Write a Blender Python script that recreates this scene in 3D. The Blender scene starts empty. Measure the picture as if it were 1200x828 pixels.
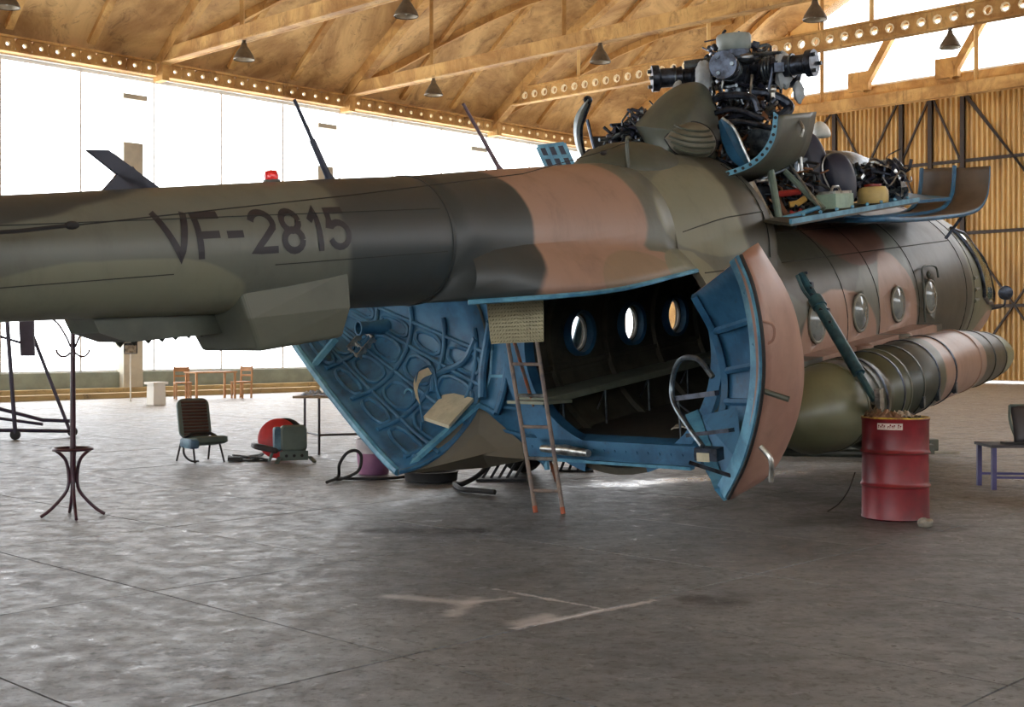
import bpy, bmesh, math, random
from mathutils import Vector, Matrix
from math import pi, sin, cos, sqrt, atan, radians, exp
random.seed(7)
SC = bpy.context.scene
COL = SC.collection
# ---------------------------------------------------------------- camera
cam = bpy.data.cameras.new('camera'); camo_ = bpy.data.objects.new('camera', cam); COL.objects.link(camo_)
camo_.location = (0, 0, 1.55); camo_.rotation_euler = (pi/2, 0, 0)
cam.sensor_fit = 'HORIZONTAL'; cam.sensor_width = 36; cam.lens = 1500/1200*36
cam.shift_y = -14/1200; cam.clip_end = 400; cam.clip_start = .1
SC.camera = camo_
# ---------------------------------------------------------------- world, sun, exposure
W = bpy.data.worlds.new('sky'); SC.world = W; W.use_nodes = True
nt = W.node_tree; nt.nodes.clear()
wo = nt.nodes.new('ShaderNodeOutputWorld'); bg = nt.nodes.new('ShaderNodeBackground')
bg.inputs[0].default_value = (.93, .96, 1, 1); bg.inputs[1].default_value = 3.4
nt.links.new(bg.outputs[0], wo.inputs[0])
SC.view_settings.view_transform = 'Standard'; SC.view_settings.look = 'None'
SC.view_settings.gamma = 1; SC.view_settings.use_curve_mapping = False
SC.view_settings.exposure = 1.0
SC.cycles.max_bounces = 10; SC.cycles.diffuse_bounces = 5; SC.cycles.glossy_bounces = 4
SC.cycles.transparent_max_bounces = 12; SC.cycles.sample_clamp_indirect = 8
SC.cycles.caustics_reflective = False; SC.cycles.caustics_refractive = False
VX, VY = .695, .719
def HW(v, d, z=0):                       # hangar frame -> world
    return Vector((v*VX + d*VY, v*VY - d*VX, z))
# ---------------------------------------------------------------- helpers
def lin(c):
    return tuple(((x/255)/12.92 if x/255 <= .04045 else ((x/255+.055)/1.055)**2.4) for x in c) + (1,)
class NT:
    def __init__(s, name):
        s.m = bpy.data.materials.new(name); s.m.use_nodes = True; s.t = s.m.node_tree
        s.b = s.t.nodes['Principled BSDF']; s.out = s.t.nodes['Material Output']
    def n(s, typ, **k):
        x = s.t.nodes.new('ShaderNode'+typ)
        for a, v in k.items(): setattr(x, a, v)
        return x
    def l(s, a, b): s.t.links.new(a, b)
    def math(s, op, a, b=None, c=None, clamp=False):
        x = s.n('Math', operation=op); x.use_clamp = clamp
        for i, q in enumerate((a, b, c)):
            if q is None: continue
            if hasattr(q, 'links'): s.l(q, x.inputs[i])
            else: x.inputs[i].default_value = q
        return x.outputs[0]
    def mix(s, f, a, b):
        x = s.n('Mix', data_type='RGBA')
        for i, q in ((0, f), (6, a), (7, b)):
            if hasattr(q, 'links'): s.l(q, x.inputs[i])
            else: x.inputs[i].default_value = q
        return x.outputs[2]
    def noise(s, vec, scale, detail=4, rough=.55, dist=0):
        x = s.n('TexNoise'); x.inputs['Scale'].default_value = scale; x.inputs['Detail'].default_value = detail
        x.inputs['Roughness'].default_value = rough; x.inputs['Distortion'].default_value = dist
        if vec is not None: s.l(vec, x.inputs['Vector'])
        return x.outputs[0]
    def ramp(s, f, a, b):                # smooth map range to 0..1
        x = s.n('MapRange', interpolation_type='SMOOTHSTEP'); s.l(f, x.inputs[0])
        x.inputs[1].default_value = a; x.inputs[2].default_value = b
        return x.outputs[0]
    def scaled(s, vec, sc, rotz=0):
        x = s.n('Mapping'); x.inputs['Scale'].default_value = sc; x.inputs['Rotation'].default_value = (0, 0, rotz)
        s.l(vec, x.inputs[0]); return x.outputs[0]
    def bump(s, h, strength, dist=.02):
        x = s.n('Bump'); x.inputs['Strength'].default_value = strength; x.inputs['Distance'].default_value = dist
        s.l(h, x.inputs['Height']); s.l(x.outputs[0], s.b.inputs['Normal'])
MATS = {}
def mat(name, c, rough=.6, metal=0, var=.25, scale=6, c2=None, dirt=0, spec=.5, bump=0):
    if name in MATS: return MATS[name]
    g = NT(name); tc = g.n('TexCoord').outputs['Object']
    a = lin(c); b = lin(c2) if c2 else tuple(x*(1-var) for x in a[:3]) + (1,)
    nz = g.noise(tc, scale, 5, .6)
    col = g.mix(g.ramp(nz, .35, .68), a, b)
    if dirt:
        nd = g.noise(tc, scale*3.1, 6, .7)
        col = g.mix(g.math('MULTIPLY', g.ramp(nd, .55, .75), dirt), col, lin((58, 44, 34)))
    g.l(col, g.b.inputs['Base Color'])
    g.b.inputs['Roughness'].default_value = rough; g.b.inputs['Metallic'].default_value = metal
    g.b.inputs['Specular IOR Level'].default_value = spec
    if bump: g.bump(g.noise(tc, scale*5, 6), bump, .01)
    MATS[name] = g.m
    return g.m
class MB:
    def __init__(s): s.v = []; s.f = []; s.mi = []; s.sm = []
    def add(s, vs, fs, sm=False, mi=0):
        o = len(s.v); s.v += [tuple(p) for p in vs]
        for f in fs: s.f.append([i+o for i in f]); s.sm.append(sm); s.mi.append(mi)
        return s
    def box(s, c, d, M=None, mi=0, taper=1):
        vs = []
        for z in (-1, 1):
            k = taper if z > 0 else 1
            for x, y in ((-1, -1), (1, -1), (1, 1), (-1, 1)):
                p = Vector((x*d[0]/2*k, y*d[1]/2*k, z*d[2]/2))
                if M is not None: p = M @ p
                vs.append(p + Vector(c))
        return s.add(vs, [(3, 2, 1, 0), (4, 5, 6, 7), (0, 1, 5, 4), (1, 2, 6, 5), (2, 3, 7, 6), (3, 0, 4, 7)], False, mi)
    def bar(s, a, b, w, h=None, up=(0, 0, 1), mi=0):   # rectangular bar between points
        a = Vector(a); b = Vector(b); h = h or w; t = (b-a); L = t.length; t.normalize()
        u = Vector(up)
        if abs(t.dot(u)) > .98: u = Vector((1, 0, 0)) if abs(t.x) < .9 else Vector((0, 1, 0))
        r = t.cross(u).normalized(); u = r.cross(t).normalized()
        M = Matrix((r, t, u)).transposed()
        return s.box((a+b)/2, (w, L, h), M, mi)
    def loft(s, rings, closed=True, caps=True, sm=True, mi=0):
        n = len(rings[0]); vs = [p for r in rings for p in r]; fs = []
        m = n if closed else n-1
        for i in range(len(rings)-1):
            for j in range(m):
                k = (j+1) % n
                fs.append((i*n+j, i*n+k, (i+1)*n+k, (i+1)*n+j))
        s.add(vs, fs, sm, mi)
        if caps and closed:
            s.add(rings[0], [tuple(range(n))[::-1]], False, mi); s.add(rings[-1], [tuple(range(n))], False, mi)
        return s
    def tube(s, pts, r, n=8, mi=0, caps=True):
        pts = [Vector(p) for p in pts]; rr = r if isinstance(r, (list, tuple)) else [r]*len(pts)
        t0 = (pts[1]-pts[0]).normalized()
        u = t0.orthogonal().normalized(); rings = []
        for i, p in enumerate(pts):
            t = (pts[min(i+1, len(pts)-1)]-pts[max(i-1, 0)]).normalized()
            u = (u - t*u.dot(t)).normalized(); w = t.cross(u)
            rings.append([p + (u*cos(a)+w*sin(a))*rr[i] for a in [2*pi*k/n for k in range(n)]])
        return s.loft(rings, True, caps, True, mi)
    def cyl(s, a, b, r, n=24, mi=0): return s.tube([a, b], r, n, mi)
    def lathe(s, c, prof, n=24, axis=(0, 0, 1), mi=0, caps=True):   # prof: (radius, height)
        ax = Vector(axis).normalized(); u = ax.orthogonal().normalized(); w = ax.cross(u); c = Vector(c)
        rings = [[c + ax*h + (u*cos(a)+w*sin(a))*max(r, .0005) for a in [2*pi*k/n for k in range(n)]] for r, h in prof]
        return s.loft(rings, True, caps, True, mi)
    def ell(s, c, rad, n=20, m=12, M=None, mi=0, h0=-pi/2, h1=pi/2):
        rings = []
        for i in range(m+1):
            a = h0+(h1-h0)*i/m; ring = []
            for k in range(n):
                b = 2*pi*k/n
                p = Vector((rad[0]*cos(a)*cos(b), rad[1]*cos(a)*sin(b), rad[2]*sin(a)))
                if M is not None: p = M @ p
                ring.append(p + Vector(c))
            rings.append(ring)
        return s.loft(rings, True, False, True, mi)
    def torus(s, c, R, r, axis=(0, 0, 1), n=32, m=8, mi=0, ry=None):
        ax = Vector(axis).normalized(); u = ax.orthogonal().normalized()
        if abs(ax.z) < .9: u = Vector((0, 0, 1)) - ax*ax.z; u.normalize()
        w = ax.cross(u); pts = []
        rings = []
        for i in range(n+1):
            a = 2*pi*i/n; e = u*cos(a)+w*sin(a)
            cc = Vector(c) + u*cos(a)*(ry or R) + w*sin(a)*R
            rings.append([cc + e*r*cos(b) + ax*r*sin(b) for b in [2*pi*k/m for k in range(m)]])
        return s.loft(rings, True, False, True, mi)
    def build(s, name, m, parent=None, M=None, sharp=35):
        me = bpy.data.meshes.new(name); me.from_pydata(s.v, [], s.f)
        for x in (m if isinstance(m, (list, tuple)) else [m]): me.materials.append(x)
        me.polygons.foreach_set('use_smooth', s.sm); me.polygons.foreach_set('material_index', s.mi)
        me.update()
        bm = bmesh.new(); bm.from_mesh(me); bmesh.ops.remove_doubles(bm, verts=bm.verts, dist=.0004)
        bmesh.ops.recalc_face_normals(bm, faces=bm.faces); bm.to_mesh(me); bm.free()
        if any(s.sm): me.set_sharp_from_angle(angle=radians(sharp))
        o = bpy.data.objects.new(name, me); COL.objects.link(o)
        if parent: o.parent = parent
        if M is not None: o.matrix_local = M
        return o
def thing(name, label, cat, loc=(0, 0, 0), rz=0, group=None, M=None):
    o = bpy.data.objects.new(name, None); COL.objects.link(o); o.empty_display_size = .2
    if M is not None: o.matrix_world = M
    else: o.location = loc; o.rotation_euler = (0, 0, rz)
    o['label'] = label; o['category'] = cat
    if group: o['group'] = group
    return o
def tag(o, label, cat, group=None, kind=None):
    if label: o['label'] = label
    if cat: o['category'] = cat
    if group: o['group'] = group
    if kind: o['kind'] = kind
    return o
def struct(o): o['kind'] = 'structure'; return o
def lab(o, t): o['label'] = t; return o
def smooth(pts, n=6):                    # catmull-rom through points
    P = [Vector(p) for p in pts]; P = [P[0]*2-P[1]] + P + [P[-1]*2-P[-2]]; out = []
    for i in range(1, len(P)-2):
        for k in range(n):
            t = k/n; a, b, c, d = P[i-1], P[i], P[i+1], P[i+2]
            out.append(.5*((2*b)+(c-a)*t+(2*a-5*b+4*c-d)*t*t+(-a+3*b-3*c+d)*t**3))
    out.append(P[-2]); return out
def lerp(tab, x):
    if x <= tab[0][0]: return tab[0][1:]
    for a, b in zip(tab, tab[1:]):
        if x <= b[0]:
            t = (x-a[0])/(b[0]-a[0]); t = t*t*(3-2*t)*.35 + t*.65
            return tuple(p+(q-p)*t for p, q in zip(a[1:], b[1:]))
    return tab[-1][1:]
# ---------------------------------------------------------------- floor
g = NT('hangar_concrete'); pos = g.n('NewGeometry').outputs['Position']
sep = g.n('SeparateXYZ'); g.l(pos, sep.inputs[0])
rotp = g.n('VectorRotate', rotation_type='Z_AXIS'); rotp.inputs['Angle'].default_value = 0; g.l(pos, rotp.inputs[0])
big = g.noise(pos, .45, 5, .6); mid = g.noise(g.scaled(pos, (1, 1.6, 1)), 2.2, 6, .65, .6); fine = g.noise(pos, 16, 5, .7)
col = g.mix(g.ramp(big, .35, .68), lin((120, 123, 125)), lin((92, 96, 100)))
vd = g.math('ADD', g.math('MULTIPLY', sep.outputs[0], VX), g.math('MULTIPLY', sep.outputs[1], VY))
col = g.mix(g.math('MULTIPLY', g.ramp(g.math('ADD', vd, g.math('MULTIPLY', big, 8)), 12, 22), .7), col, lin((158, 140, 112)))  # far floor tinted tan: warm ceiling bounce painted into the concrete colour
col = g.mix(g.math('MULTIPLY', g.ramp(mid, .42, .75), .6), col, lin((74, 70, 68)))
col = g.mix(g.math('MULTIPLY', g.ramp(fine, .5, .66), .7), col, lin((56, 54, 53)))
col = g.mix(g.math('MULTIPLY', g.ramp(g.noise(pos, 3.3, 8, .8, 1.5), .62, .72), .55), col, lin((168, 164, 158)))
col = g.mix(g.math('MULTIPLY', g.ramp(g.noise(pos, 24, 3, .6), .69, .72), .75), col, lin((30, 28, 27)))
col = g.mix(g.math('MULTIPLY', g.ramp(g.noise(g.scaled(pos, (1, 1, 1), .8), 11, 7, .8, 2), .66, .72), .5), col, lin((186, 182, 174)))
def seg(ax, ay, bx, by, w0, w1, wob=.25):
    ab = Vector((bx-ax, by-ay)); L2 = ab.length_squared
    dx = g.math('SUBTRACT', sep.outputs[0], ax); dy = g.math('SUBTRACT', sep.outputs[1], ay)
    t = g.math('DIVIDE', g.math('ADD', g.math('MULTIPLY', dx, ab.x), g.math('MULTIPLY', dy, ab.y)), L2, clamp=True)
    ex = g.math('SUBTRACT', dx, g.math('MULTIPLY', t, ab.x)); ey = g.math('SUBTRACT', dy, g.math('MULTIPLY', t, ab.y))
    r = g.math('SQRT', g.math('ADD', g.math('MULTIPLY', ex, ex), g.math('MULTIPLY', ey, ey)))
    r = g.math('ADD', r, g.math('MULTIPLY', g.math('SUBTRACT', g.noise(pos, 4, 6, .7, 1), .5), wob))
    return g.math('SUBTRACT', 1.0, g.ramp(r, w0, w1))
def pf(px, py): t = 1.55*1500/(py-400); return (t*(px-600)/1500, t)
OIL_DARK = lin((34, 30, 28)); CHALK = lin((196, 194, 196))
for a, b, w0, w1, k in (((440, 621), (560, 621), .05, .22, .95), ((690, 575), (830, 590), .1, .6, .55), ((900, 575), (1000, 590), .1, .5, .6),
                        ((560, 585), (760, 590), .2, 1.0, .35), ((1000, 612), (1090, 616), .15, .5, .6), ((810, 700), (850, 706), .02, .15, .7),
                        ((930, 615), (1000, 600), .1, .35, .5), ((600, 560), (960, 560), .3, 1.6, .5)):  # oil stains, and wider darkening beneath the helicopter and round the drum
    col = g.mix(g.math('MULTIPLY', seg(*pf(*a), *pf(*b), w0, w1, .5), k), col, OIL_DARK)
for a, b, w0, w1, k in (((605, 735), (765, 703), .005, .05, .8), ((580, 690), (708, 713), .0, .03, .7), ((455, 698), (545, 706), .0, .1, .6),
                        ((530, 720), (560, 700), .0, .09, .55), ((545, 706), (600, 700), .0, .05, .6), ((610, 730), (640, 722), .0, .12, .7)):
    col = g.mix(g.math('MULTIPLY', seg(*pf(*a), *pf(*b), w0, w1, .16), k), col, CHALK)
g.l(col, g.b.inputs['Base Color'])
rg = g.math('ADD', .42, g.math('MULTIPLY', g.ramp(g.noise(pos, 5, 6, .7), .35, .65), .2))
g.b.inputs['Specular IOR Level'].default_value = .42
rg = g.math('SUBTRACT', rg, g.math('MULTIPLY', g.ramp(g.noise(pos, 7, 7, .75, .4), .56, .64), .2))
wet = seg(*pf(720, 568), *pf(920, 553), .05, .45, .6)
rg = g.math('SUBTRACT', rg, g.math('MULTIPLY', wet, .28))
g.l(rg, g.b.inputs['Roughness'])
g.bump(g.math('ADD', g.noise(pos, 14, 8, .8, .5), g.math('MULTIPLY', g.noise(pos, 2.0, 3), .5)), .45, .02)
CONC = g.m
SV = [1.05+1.555*k for k in range(-3, 10)]; SD = [-4.77+2.365*j for j in range(-8, 5)]
mb = MB(); A = [HW(-26, -36.5, -.012), HW(60, -36.5, -.012), HW(60, 15, -.012), HW(-26, 15, -.012)]
mb.add(A + [p - Vector((0, 0, .3)) for p in A], [(0, 1, 2, 3), (7, 6, 5, 4), (0, 4, 5, 1), (1, 5, 6, 2), (2, 6, 7, 3), (3, 7, 4, 0)])
floor = struct(mb.build('floor', mat('joint_dirt', (44, 40, 38), .9, scale=2)))
HM = Matrix(((VX, VY, 0, 0), (VY, -VX, 0, 0), (0, 0, 1, 0), (0, 0, 0, 1)))
def slab(mb, v0, v1, d0, d1, gp=.005):
    z = random.uniform(-.0025, 0); e = .012
    q = lambda v, d, zz: HW(v, d, zz)
    o = [q(v0+gp, d0+gp, z-e), q(v1-gp, d0+gp, z-e), q(v1-gp, d1-gp, z-e), q(v0+gp, d1-gp, z-e)]
    b = .002; t = [q(v0+gp+b, d0+gp+b, z), q(v1-gp-b, d0+gp+b, z), q(v1-gp-b, d1-gp-b, z), q(v0+gp+b, d1-gp-b, z)]
    mb.add(o+t, [(4, 5, 6, 7), (0, 1, 5, 4), (1, 2, 6, 5), (2, 3, 7, 6), (3, 0, 4, 7)])
for i in range(len(SV)-1):
    for j in range(len(SD)-1):
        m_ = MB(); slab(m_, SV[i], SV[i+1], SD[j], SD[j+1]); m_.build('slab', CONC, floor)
m_ = MB()
v = -25.4+ (1.05-1.555*3 - -25.4) % 1.555
allv = [SV[0]-1.555*k for k in range(14, 0, -1)] + SV + [SV[-1]+1.555*k for k in range(1, 23)]
alld = [SD[0]-2.365*k for k in range(6, 0, -1)] + SD + [SD[-1]+2.365*k for k in range(1, 5)]
for i in range(len(allv)-1):
    for j in range(len(alld)-1):
        if SV[0]-.1 < allv[i] < SV[-1]-.1 and SD[0]-.1 < alld[j] < SD[-1]-.1: continue
        slab(m_, allv[i], allv[i+1], alld[j], alld[j+1])
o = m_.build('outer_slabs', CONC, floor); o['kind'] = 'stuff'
# ---------------------------------------------------------------- hangar shell
def stained(name, c1, c2, c3, sc=1, rough=.8):
    g = NT(name); pos = g.n('NewGeometry').outputs['Position']
    col = g.mix(g.ramp(g.noise(pos, .35*sc, 6, .65, .8), .35, .65), lin(c1), lin(c2))
    col = g.mix(g.math('MULTIPLY', g.ramp(g.noise(g.scaled(pos, (1, 1, .25)), 1.6*sc, 8, .75, 1.2), .5, .72), .75), col, lin(c3))
    col = g.mix(g.math('MULTIPLY', g.ramp(g.noise(pos, 7*sc, 4, .7), .66, .74), .7), col, lin((60, 44, 28)))
    g.l(col, g.b.inputs['Base Color']); g.b.inputs['Roughness'].default_value = rough
    g.bump(g.noise(pos, 5, 6), .3, .05)
    return g.m
ROOF = stained('shuttered_roof_concrete', (220, 182, 124), (160, 120, 72), (100, 70, 42))
BEAM = stained('ochre_beam', (214, 172, 106), (168, 122, 66), (110, 76, 42), 2)
PANEL = stained('cream_panel', (250, 222, 160), (236, 198, 128), (206, 160, 92))
WHITE = mat('whitewash', (236, 234, 226), .85, scale=.6, var=.12)
PILL = mat('pillar_plaster', (205, 198, 180), .85, scale=1.2)
DADO = mat('grey_green_dado', (150, 160, 150), .8, scale=1.5)
DL, DN, VE, VB = -35.65, 14.4, 46.9, -26.0
NODES = [VE-11.3-7.32*k for k in range(-1, 9)]   # 42.92, 35.6, 28.28 ...
NODES = sorted(NODES)
def zr(q): return -21.9+sqrt(40.6**2-(q-25)**2)  # roof intrados over distance from left wall
def hbox(mb, v0, v1, d0, d1, z0, z1, mi=0):
    c = HW((v0+v1)/2, (d0+d1)/2, (z0+z1)/2); M3 = HM.to_3x3()
    return mb.box(c, (abs(v1-v0), abs(d1-d0), z1-z0), M3, mi)
# left wall: low dado wall, pillars, white sill band, window bays
mb = MB(); hbox(mb, VB, VE+.4, DL-.35, DL, 0, .62); hbox(mb, VB, VE+.4, DL-.35, DL, 9.7, 9.95, 1); pass
wl = struct(mb.build('wall_left', [DADO, WHITE]))
for i, vn in enumerate(NODES):
    m_ = MB(); hbox(m_, vn-.95-.32, vn-.95+.32, DL-.36, DL+.28, 0, 7.6); hbox(m_, vn-.95-.4, vn-.95+.4, DL-.36, DL+.4, 8.9, 9.05)
    m_.build('pillar', PILL, wl)
gl = NT('dusty_glass'); tr = gl.n('BsdfTransparent'); df = gl.n('BsdfTranslucent'); df.inputs[0].default_value = (.95, .95, .93, 1)
mx = gl.n('MixShader'); mx.inputs[0].default_value = .12; gl.l(tr.outputs[0], mx.inputs[1]); gl.l(df.outputs[0], mx.inputs[2]); gl.l(mx.outputs[0], gl.out.inputs[0])
DUSTY = gl.m
FRM = mat('white_window_frame', (240, 240, 238), .5, scale=3, var=.05)
ends = [VB] + NODES + [VE]
for i in range(len(ends)-1):
    v0, v1 = ends[i], ends[i+1]
    m_ = MB(); n = 3
    hbox(m_, v0, v1, DL-.2, DL-.14, .62, .68); hbox(m_, v0, v1, DL-.2, DL-.14, 9.6, 9.7)
    for k in range(n+1): vv = v0+(v1-v0)*k/n; hbox(m_, vv-.03, vv+.03, DL-.2, DL-.14, .62, 9.7)
    hbox(m_, v0, v1, DL-.19, DL-.15, 5.5, 5.56)
    w = struct(m_.build('window_%d' % (i+1), FRM))
    p_ = MB(); P = [HW(v0, DL-.17, .65), HW(v1, DL-.17, .65), HW(v1, DL-.17, 9.65), HW(v0, DL-.17, 9.65)]
    p_.add(P, [(0, 1, 2, 3)]); p_.build('pane', DUSTY, w)
# kerb and pipe run along left wall
mb = MB(); hbox(mb, VB, VE-1, DL+.02, DL+.5, 0, .16); hbox(mb, VB, 24.6, DL+3.2, DL+3.5, 0, .14)
struct(mb.build('trim_1', mat('tan_kerb', (196, 170, 120), .8, scale=1, dirt=.6)))
# roof
def roofz(q, s): return zr(q) + .9*(1-(2*s-1)**2)*min(1, q/7)
ceil_mb = MB(); rv = [VB] + NODES + [VE+.4]
QS = [0, .4, 1, 2, 3.2, 4.6, 6.5, 9, 12, 16, 20, 25, 30, 35, 40, 45, 50.05]
for i in range(len(rv)-1):
    v0, v1 = rv[i], rv[i+1]; rings = []
    for q in QS: rings.append([HW(v0+(v1-v0)*k/10, DL+q, roofz(q, k/10)) for k in range(11)])
    ceil_mb.loft(rings, False, False, True)
    top = [[p + Vector((0, 0, .35)) for p in r] for r in rings]; ceil_mb.loft(top, False, False, True)
ceil = struct(ceil_mb.build('ceiling', ROOF, sharp=30))
for i, vn in enumerate(NODES):                       # rafters at the nodes, ribs on the panels
    m_ = MB()
    for a, b in zip(QS, QS[1:]):
        m_.bar(HW(vn, DL+a, zr(a)-.12), HW(vn, DL+b, zr(b)-.12), .34, .5)
    m_.build('rafter', BEAM, ceil)
    p_ = MB(); hbox(p_, vn-.12, vn+.12, DL+.02, DL+.55, 9.6, 11.3); p_.build('end_plate', BEAM, ceil)
    for s in ((.33, .67) if vn > 10 else ()):
        r_ = MB(); vv = vn+7.32*s
        if vv > VE: continue
        for a, b in zip(QS[1:10], QS[2:11]):
            r_.bar(HW(vv, DL+a, roofz(a, s)-.05), HW(vv, DL+b, roofz(b, s)-.05), .22, .2)
        r_.build('rib', BEAM, ceil)
    if vn > 12:                                      # cross braces lying on the slope
        for s0, s1, q0, q1 in ((.03, .97, .5, 6.5),):
            r_ = MB(); K = 6
            for k in range(K):
                sa, sb = s0+(s1-s0)*k/K, s0+(s1-s0)*(k+1)/K; qa, qb = q0+(q1-q0)*k/K, q0+(q1-q0)*(k+1)/K
                if vn+7.32*sb > VE: break
                r_.bar(HW(vn+7.32*sa, DL+qa, roofz(qa, sa)-.06), HW(vn+7.32*sb, DL+qb, roofz(qb, sb)-.06), .26, .24)
            if r_.v: r_.build('diagonal_rib', BEAM, ceil)
# perforated beams: web with real round holes
RIM = mat('pale_hole_rim', (250, 236, 200), .5, scale=4, var=.03)
def perforated(name, a, b, z0, z1, pitch, hr, thick=.07, flange=.3, parent=None, mbm=BEAM):
    a = Vector((a[0], a[1], 0)); b = Vector((b[0], b[1], 0)); T = (b-a); L = T.length; T.normalize(); n = max(1, int(L/pitch)); p = L/n
    N = Vector((-T.y, T.x, 0)); mb = MB(); rims = MB(); zc = (z0+z1)/2; H2 = (z1-z0)/2
    for s in (-1, 1):
        off = N*s*thick/2
        for i in range(n):
            c = a + T*(i+.5)*p + Vector((0, 0, zc)) + off
            O8 = []; I8 = []
            for k in range(8):
                an = pi/4*k; x, y = cos(an), sin(an); m = max(abs(x)/(p/2), abs(y)/H2)
                O8.append(c + T*x/m + Vector((0, 0, y/m))); I8.append(c + T*x*hr + Vector((0, 0, y*hr)))
            mb.add(O8+I8, [(k, (k+1) % 8, 8+(k+1) % 8, 8+k) for k in range(8)])
    for i in range(n):
        c = a + T*(i+.5)*p + Vector((0, 0, zc))
        R = [[c + N*t + T*cos(pi/4*k)*r + Vector((0, 0, sin(pi/4*k)*r)) for k in range(8)] for t, r in ((-thick/2-.02, hr), (-thick/2-.02, hr*1.35), (thick/2+.02, hr*1.35), (thick/2+.02, hr))]
        rims.loft([R[0], R[1], R[2], R[3], R[0]], True, False, False)
    for z in (z0, z1): mb.bar(a+Vector((0, 0, z)), b+Vector((0, 0, z)), flange, .06)
    o = mb.build(name, mbm, parent); r = rims.build('hole_rims', RIM, o); r['kind'] = 'stuff'
    return o
for i in range(len(rv)-1):
    if rv[i+1] < 5: continue
    a = HW(rv[i]+.2, DL+.3); b = HW(rv[i+1]-.2, DL+.3)
    perforated('edge_beam', a, b, 9.75, 10.15, .48, .055, parent=wl)
# tie beams
TIE = 10.35
for vn in NODES[3:]:
    if abs(vn-35.6) < .1:
        t = perforated('perforated_girder', HW(vn, DL+.2), HW(vn, DN), 10.68, 11.25, .5, .11, parent=ceil); zt = 11.25
    else:
        m_ = MB(); m_.bar(HW(vn, DL+.2, TIE), HW(vn, DN, TIE), .26, .42); t = m_.build('tie_beam', BEAM, ceil); zt = TIE+.2
        for s in (-.16, .16):
            m_ = MB(); m_.bar(HW(vn+s, DL+.2, TIE-.2), HW(vn+s, DN, TIE-.2), .06, .05); m_.build('beam_flange', BEAM, t)
    for dd in (-31.0, -25.2, -19.2, -13.2, -7.2):
        m_ = MB(); m_.bar(HW(vn, dd, zt-.1), HW(vn, dd, zr(dd-DL)), .12, .12); m_.build('hanger', PANEL if abs(vn-35.6) < .1 else BEAM, t)
# hanging lamps
LAMPM = mat('lamp_enamel', (112, 100, 84), .45, .3, scale=8); LIN = mat('lamp_inside', (200, 190, 170), .5)
first = None
LL = [(20.96, -30.9, 'grey bell lamp hanging from the plain beam at the top left, left of the number'),
      (20.96, -23.9, 'grey bell lamp cut by the top edge, right of the first left beam'),
      (28.28, -30.9, 'glare-washed pale bell lamp above the tail boom rod aerial'),
      (28.28, -23.8, 'brown bell lamp hanging left of the rotor head, near the crossing beam'),
      (28.28, -16.8, 'dark bell lamp at the top edge, right of the rotor head cap'),
      (35.6, -16.7, 'bell lamp lost in the window glare right of the rotor, above the end doors'),
      (13.7, -30.15, 'dark bell lamp in the top left corner of the roof')]
for vn, dd, lb in LL:
    z0 = 10.1 if abs(vn-35.6) > .1 else 10.6
    if first is None:
        t = thing('bell_lamp', lb, 'lamp', HW(vn, dd, z0), 0, 'bell lamps hung from the roof beams')
        m_ = MB(); m_.lathe((0, 0, 0), [(.3, -.52), (.31, -.5), (.27, -.4), (.16, -.22), (.09, -.12), (.07, -.02), (.0, 0)], 24, caps=False); m_.build('shade', LAMPM, t)
        m_ = MB(); m_.lathe((0, 0, 0), [(.0, -.14), (.08, -.15), (.15, -.24), (.26, -.41), (.285, -.5)], 24, caps=False); m_.build('reflector', LIN, t)
        m_ = MB(); m_.ell((0, 0, -.36), (.07, .07, .1)); m_.build('bulb', mat('bulb_glass', (235, 235, 230), .2), t)
        m_ = MB(); m_.lathe((0, 0, 0), [(.035, -.02), (.06, 0), (.06, .1), (.02, .12)], 12); m_.tube([(0, 0, .1), (0, 0, .42)], .012, 6); m_.build('stem', LAMPM, t)
        first = t
    else:
        t = first.copy(); COL.objects.link(t); t.location = HW(vn, dd, z0); t['label'] = lb
        for ch in list(first.children):
            c = ch.copy(); COL.objects.link(c); c.parent = t
# end wall with corrugated doors
g = NT('corrugated_steel'); pos = g.n('NewGeometry').outputs['Position']
col = g.mix(g.ramp(g.noise(g.scaled(pos, (1, 1, .2)), 1.4, 6, .7), .35, .7), lin((214, 182, 122)), lin((170, 138, 90)))
g.l(col, g.b.inputs['Base Color']); g.b.inputs['Roughness'].default_value = .5; CORR = g.m
STEEL = mat('dark_steel_frame', (52, 42, 36), .6, .2)
we = struct(MB().build('wall_end', PANEL)) if False else None
mb = MB()
hbox(mb, VE, VE+.4, DL-.3, -34.8, 0, 14)
hbox(mb, VE-.05, VE+.35, DL, DN, 11.35, 11.75)
hbox(mb, VE-.15, VE+.1, DL, DN, 11.1, 11.4)
hbox(mb, VE, VE+.3, -27.6, DN, 14.0, 14.25)
we = struct(mb.build('wall_end', BEAM))
# solid panels above the glazed strip, left part
for k in range(6):
    d0 = -34.85+1.45*k; d1 = d0+1.38
    if d0 > -28: break
    m_ = MB(); hbox(m_, VE, VE+.12, d0, d1, 14.35, zr((d0+d1)/2-DL)+.6); m_.build('gable_panel', PANEL, we)
    m_ = MB(); hbox(m_, VE-.08, VE+.1, d1, d1+.07, 13.9, zr(d1-DL)+.4); m_.build('gable_batten', BEAM, we)
m_ = MB(); hbox(m_, VE-.1, VE+.2, -34.9, DN, 14.15, 14.4); m_.build('gable_rail', PANEL, we)
for dd in (-33.0, -29.3, -25.6, -21.9, -18.2, -14.5, -10.8):   # raking struts of the clerestory
    m_ = MB(); m_.bar(HW(VE-.2, dd, 11.6), HW(VE-.2, dd+1.6, 14.1), .28, .28); m_.build('strut', BEAM, we)
    m_ = MB(); hbox(m_, VE-.35, VE-.05, dd-.55, dd+.35, 11.6, 12.35); m_.build('strut_block', BEAM, we)
mb = MB(); n = 10
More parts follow.
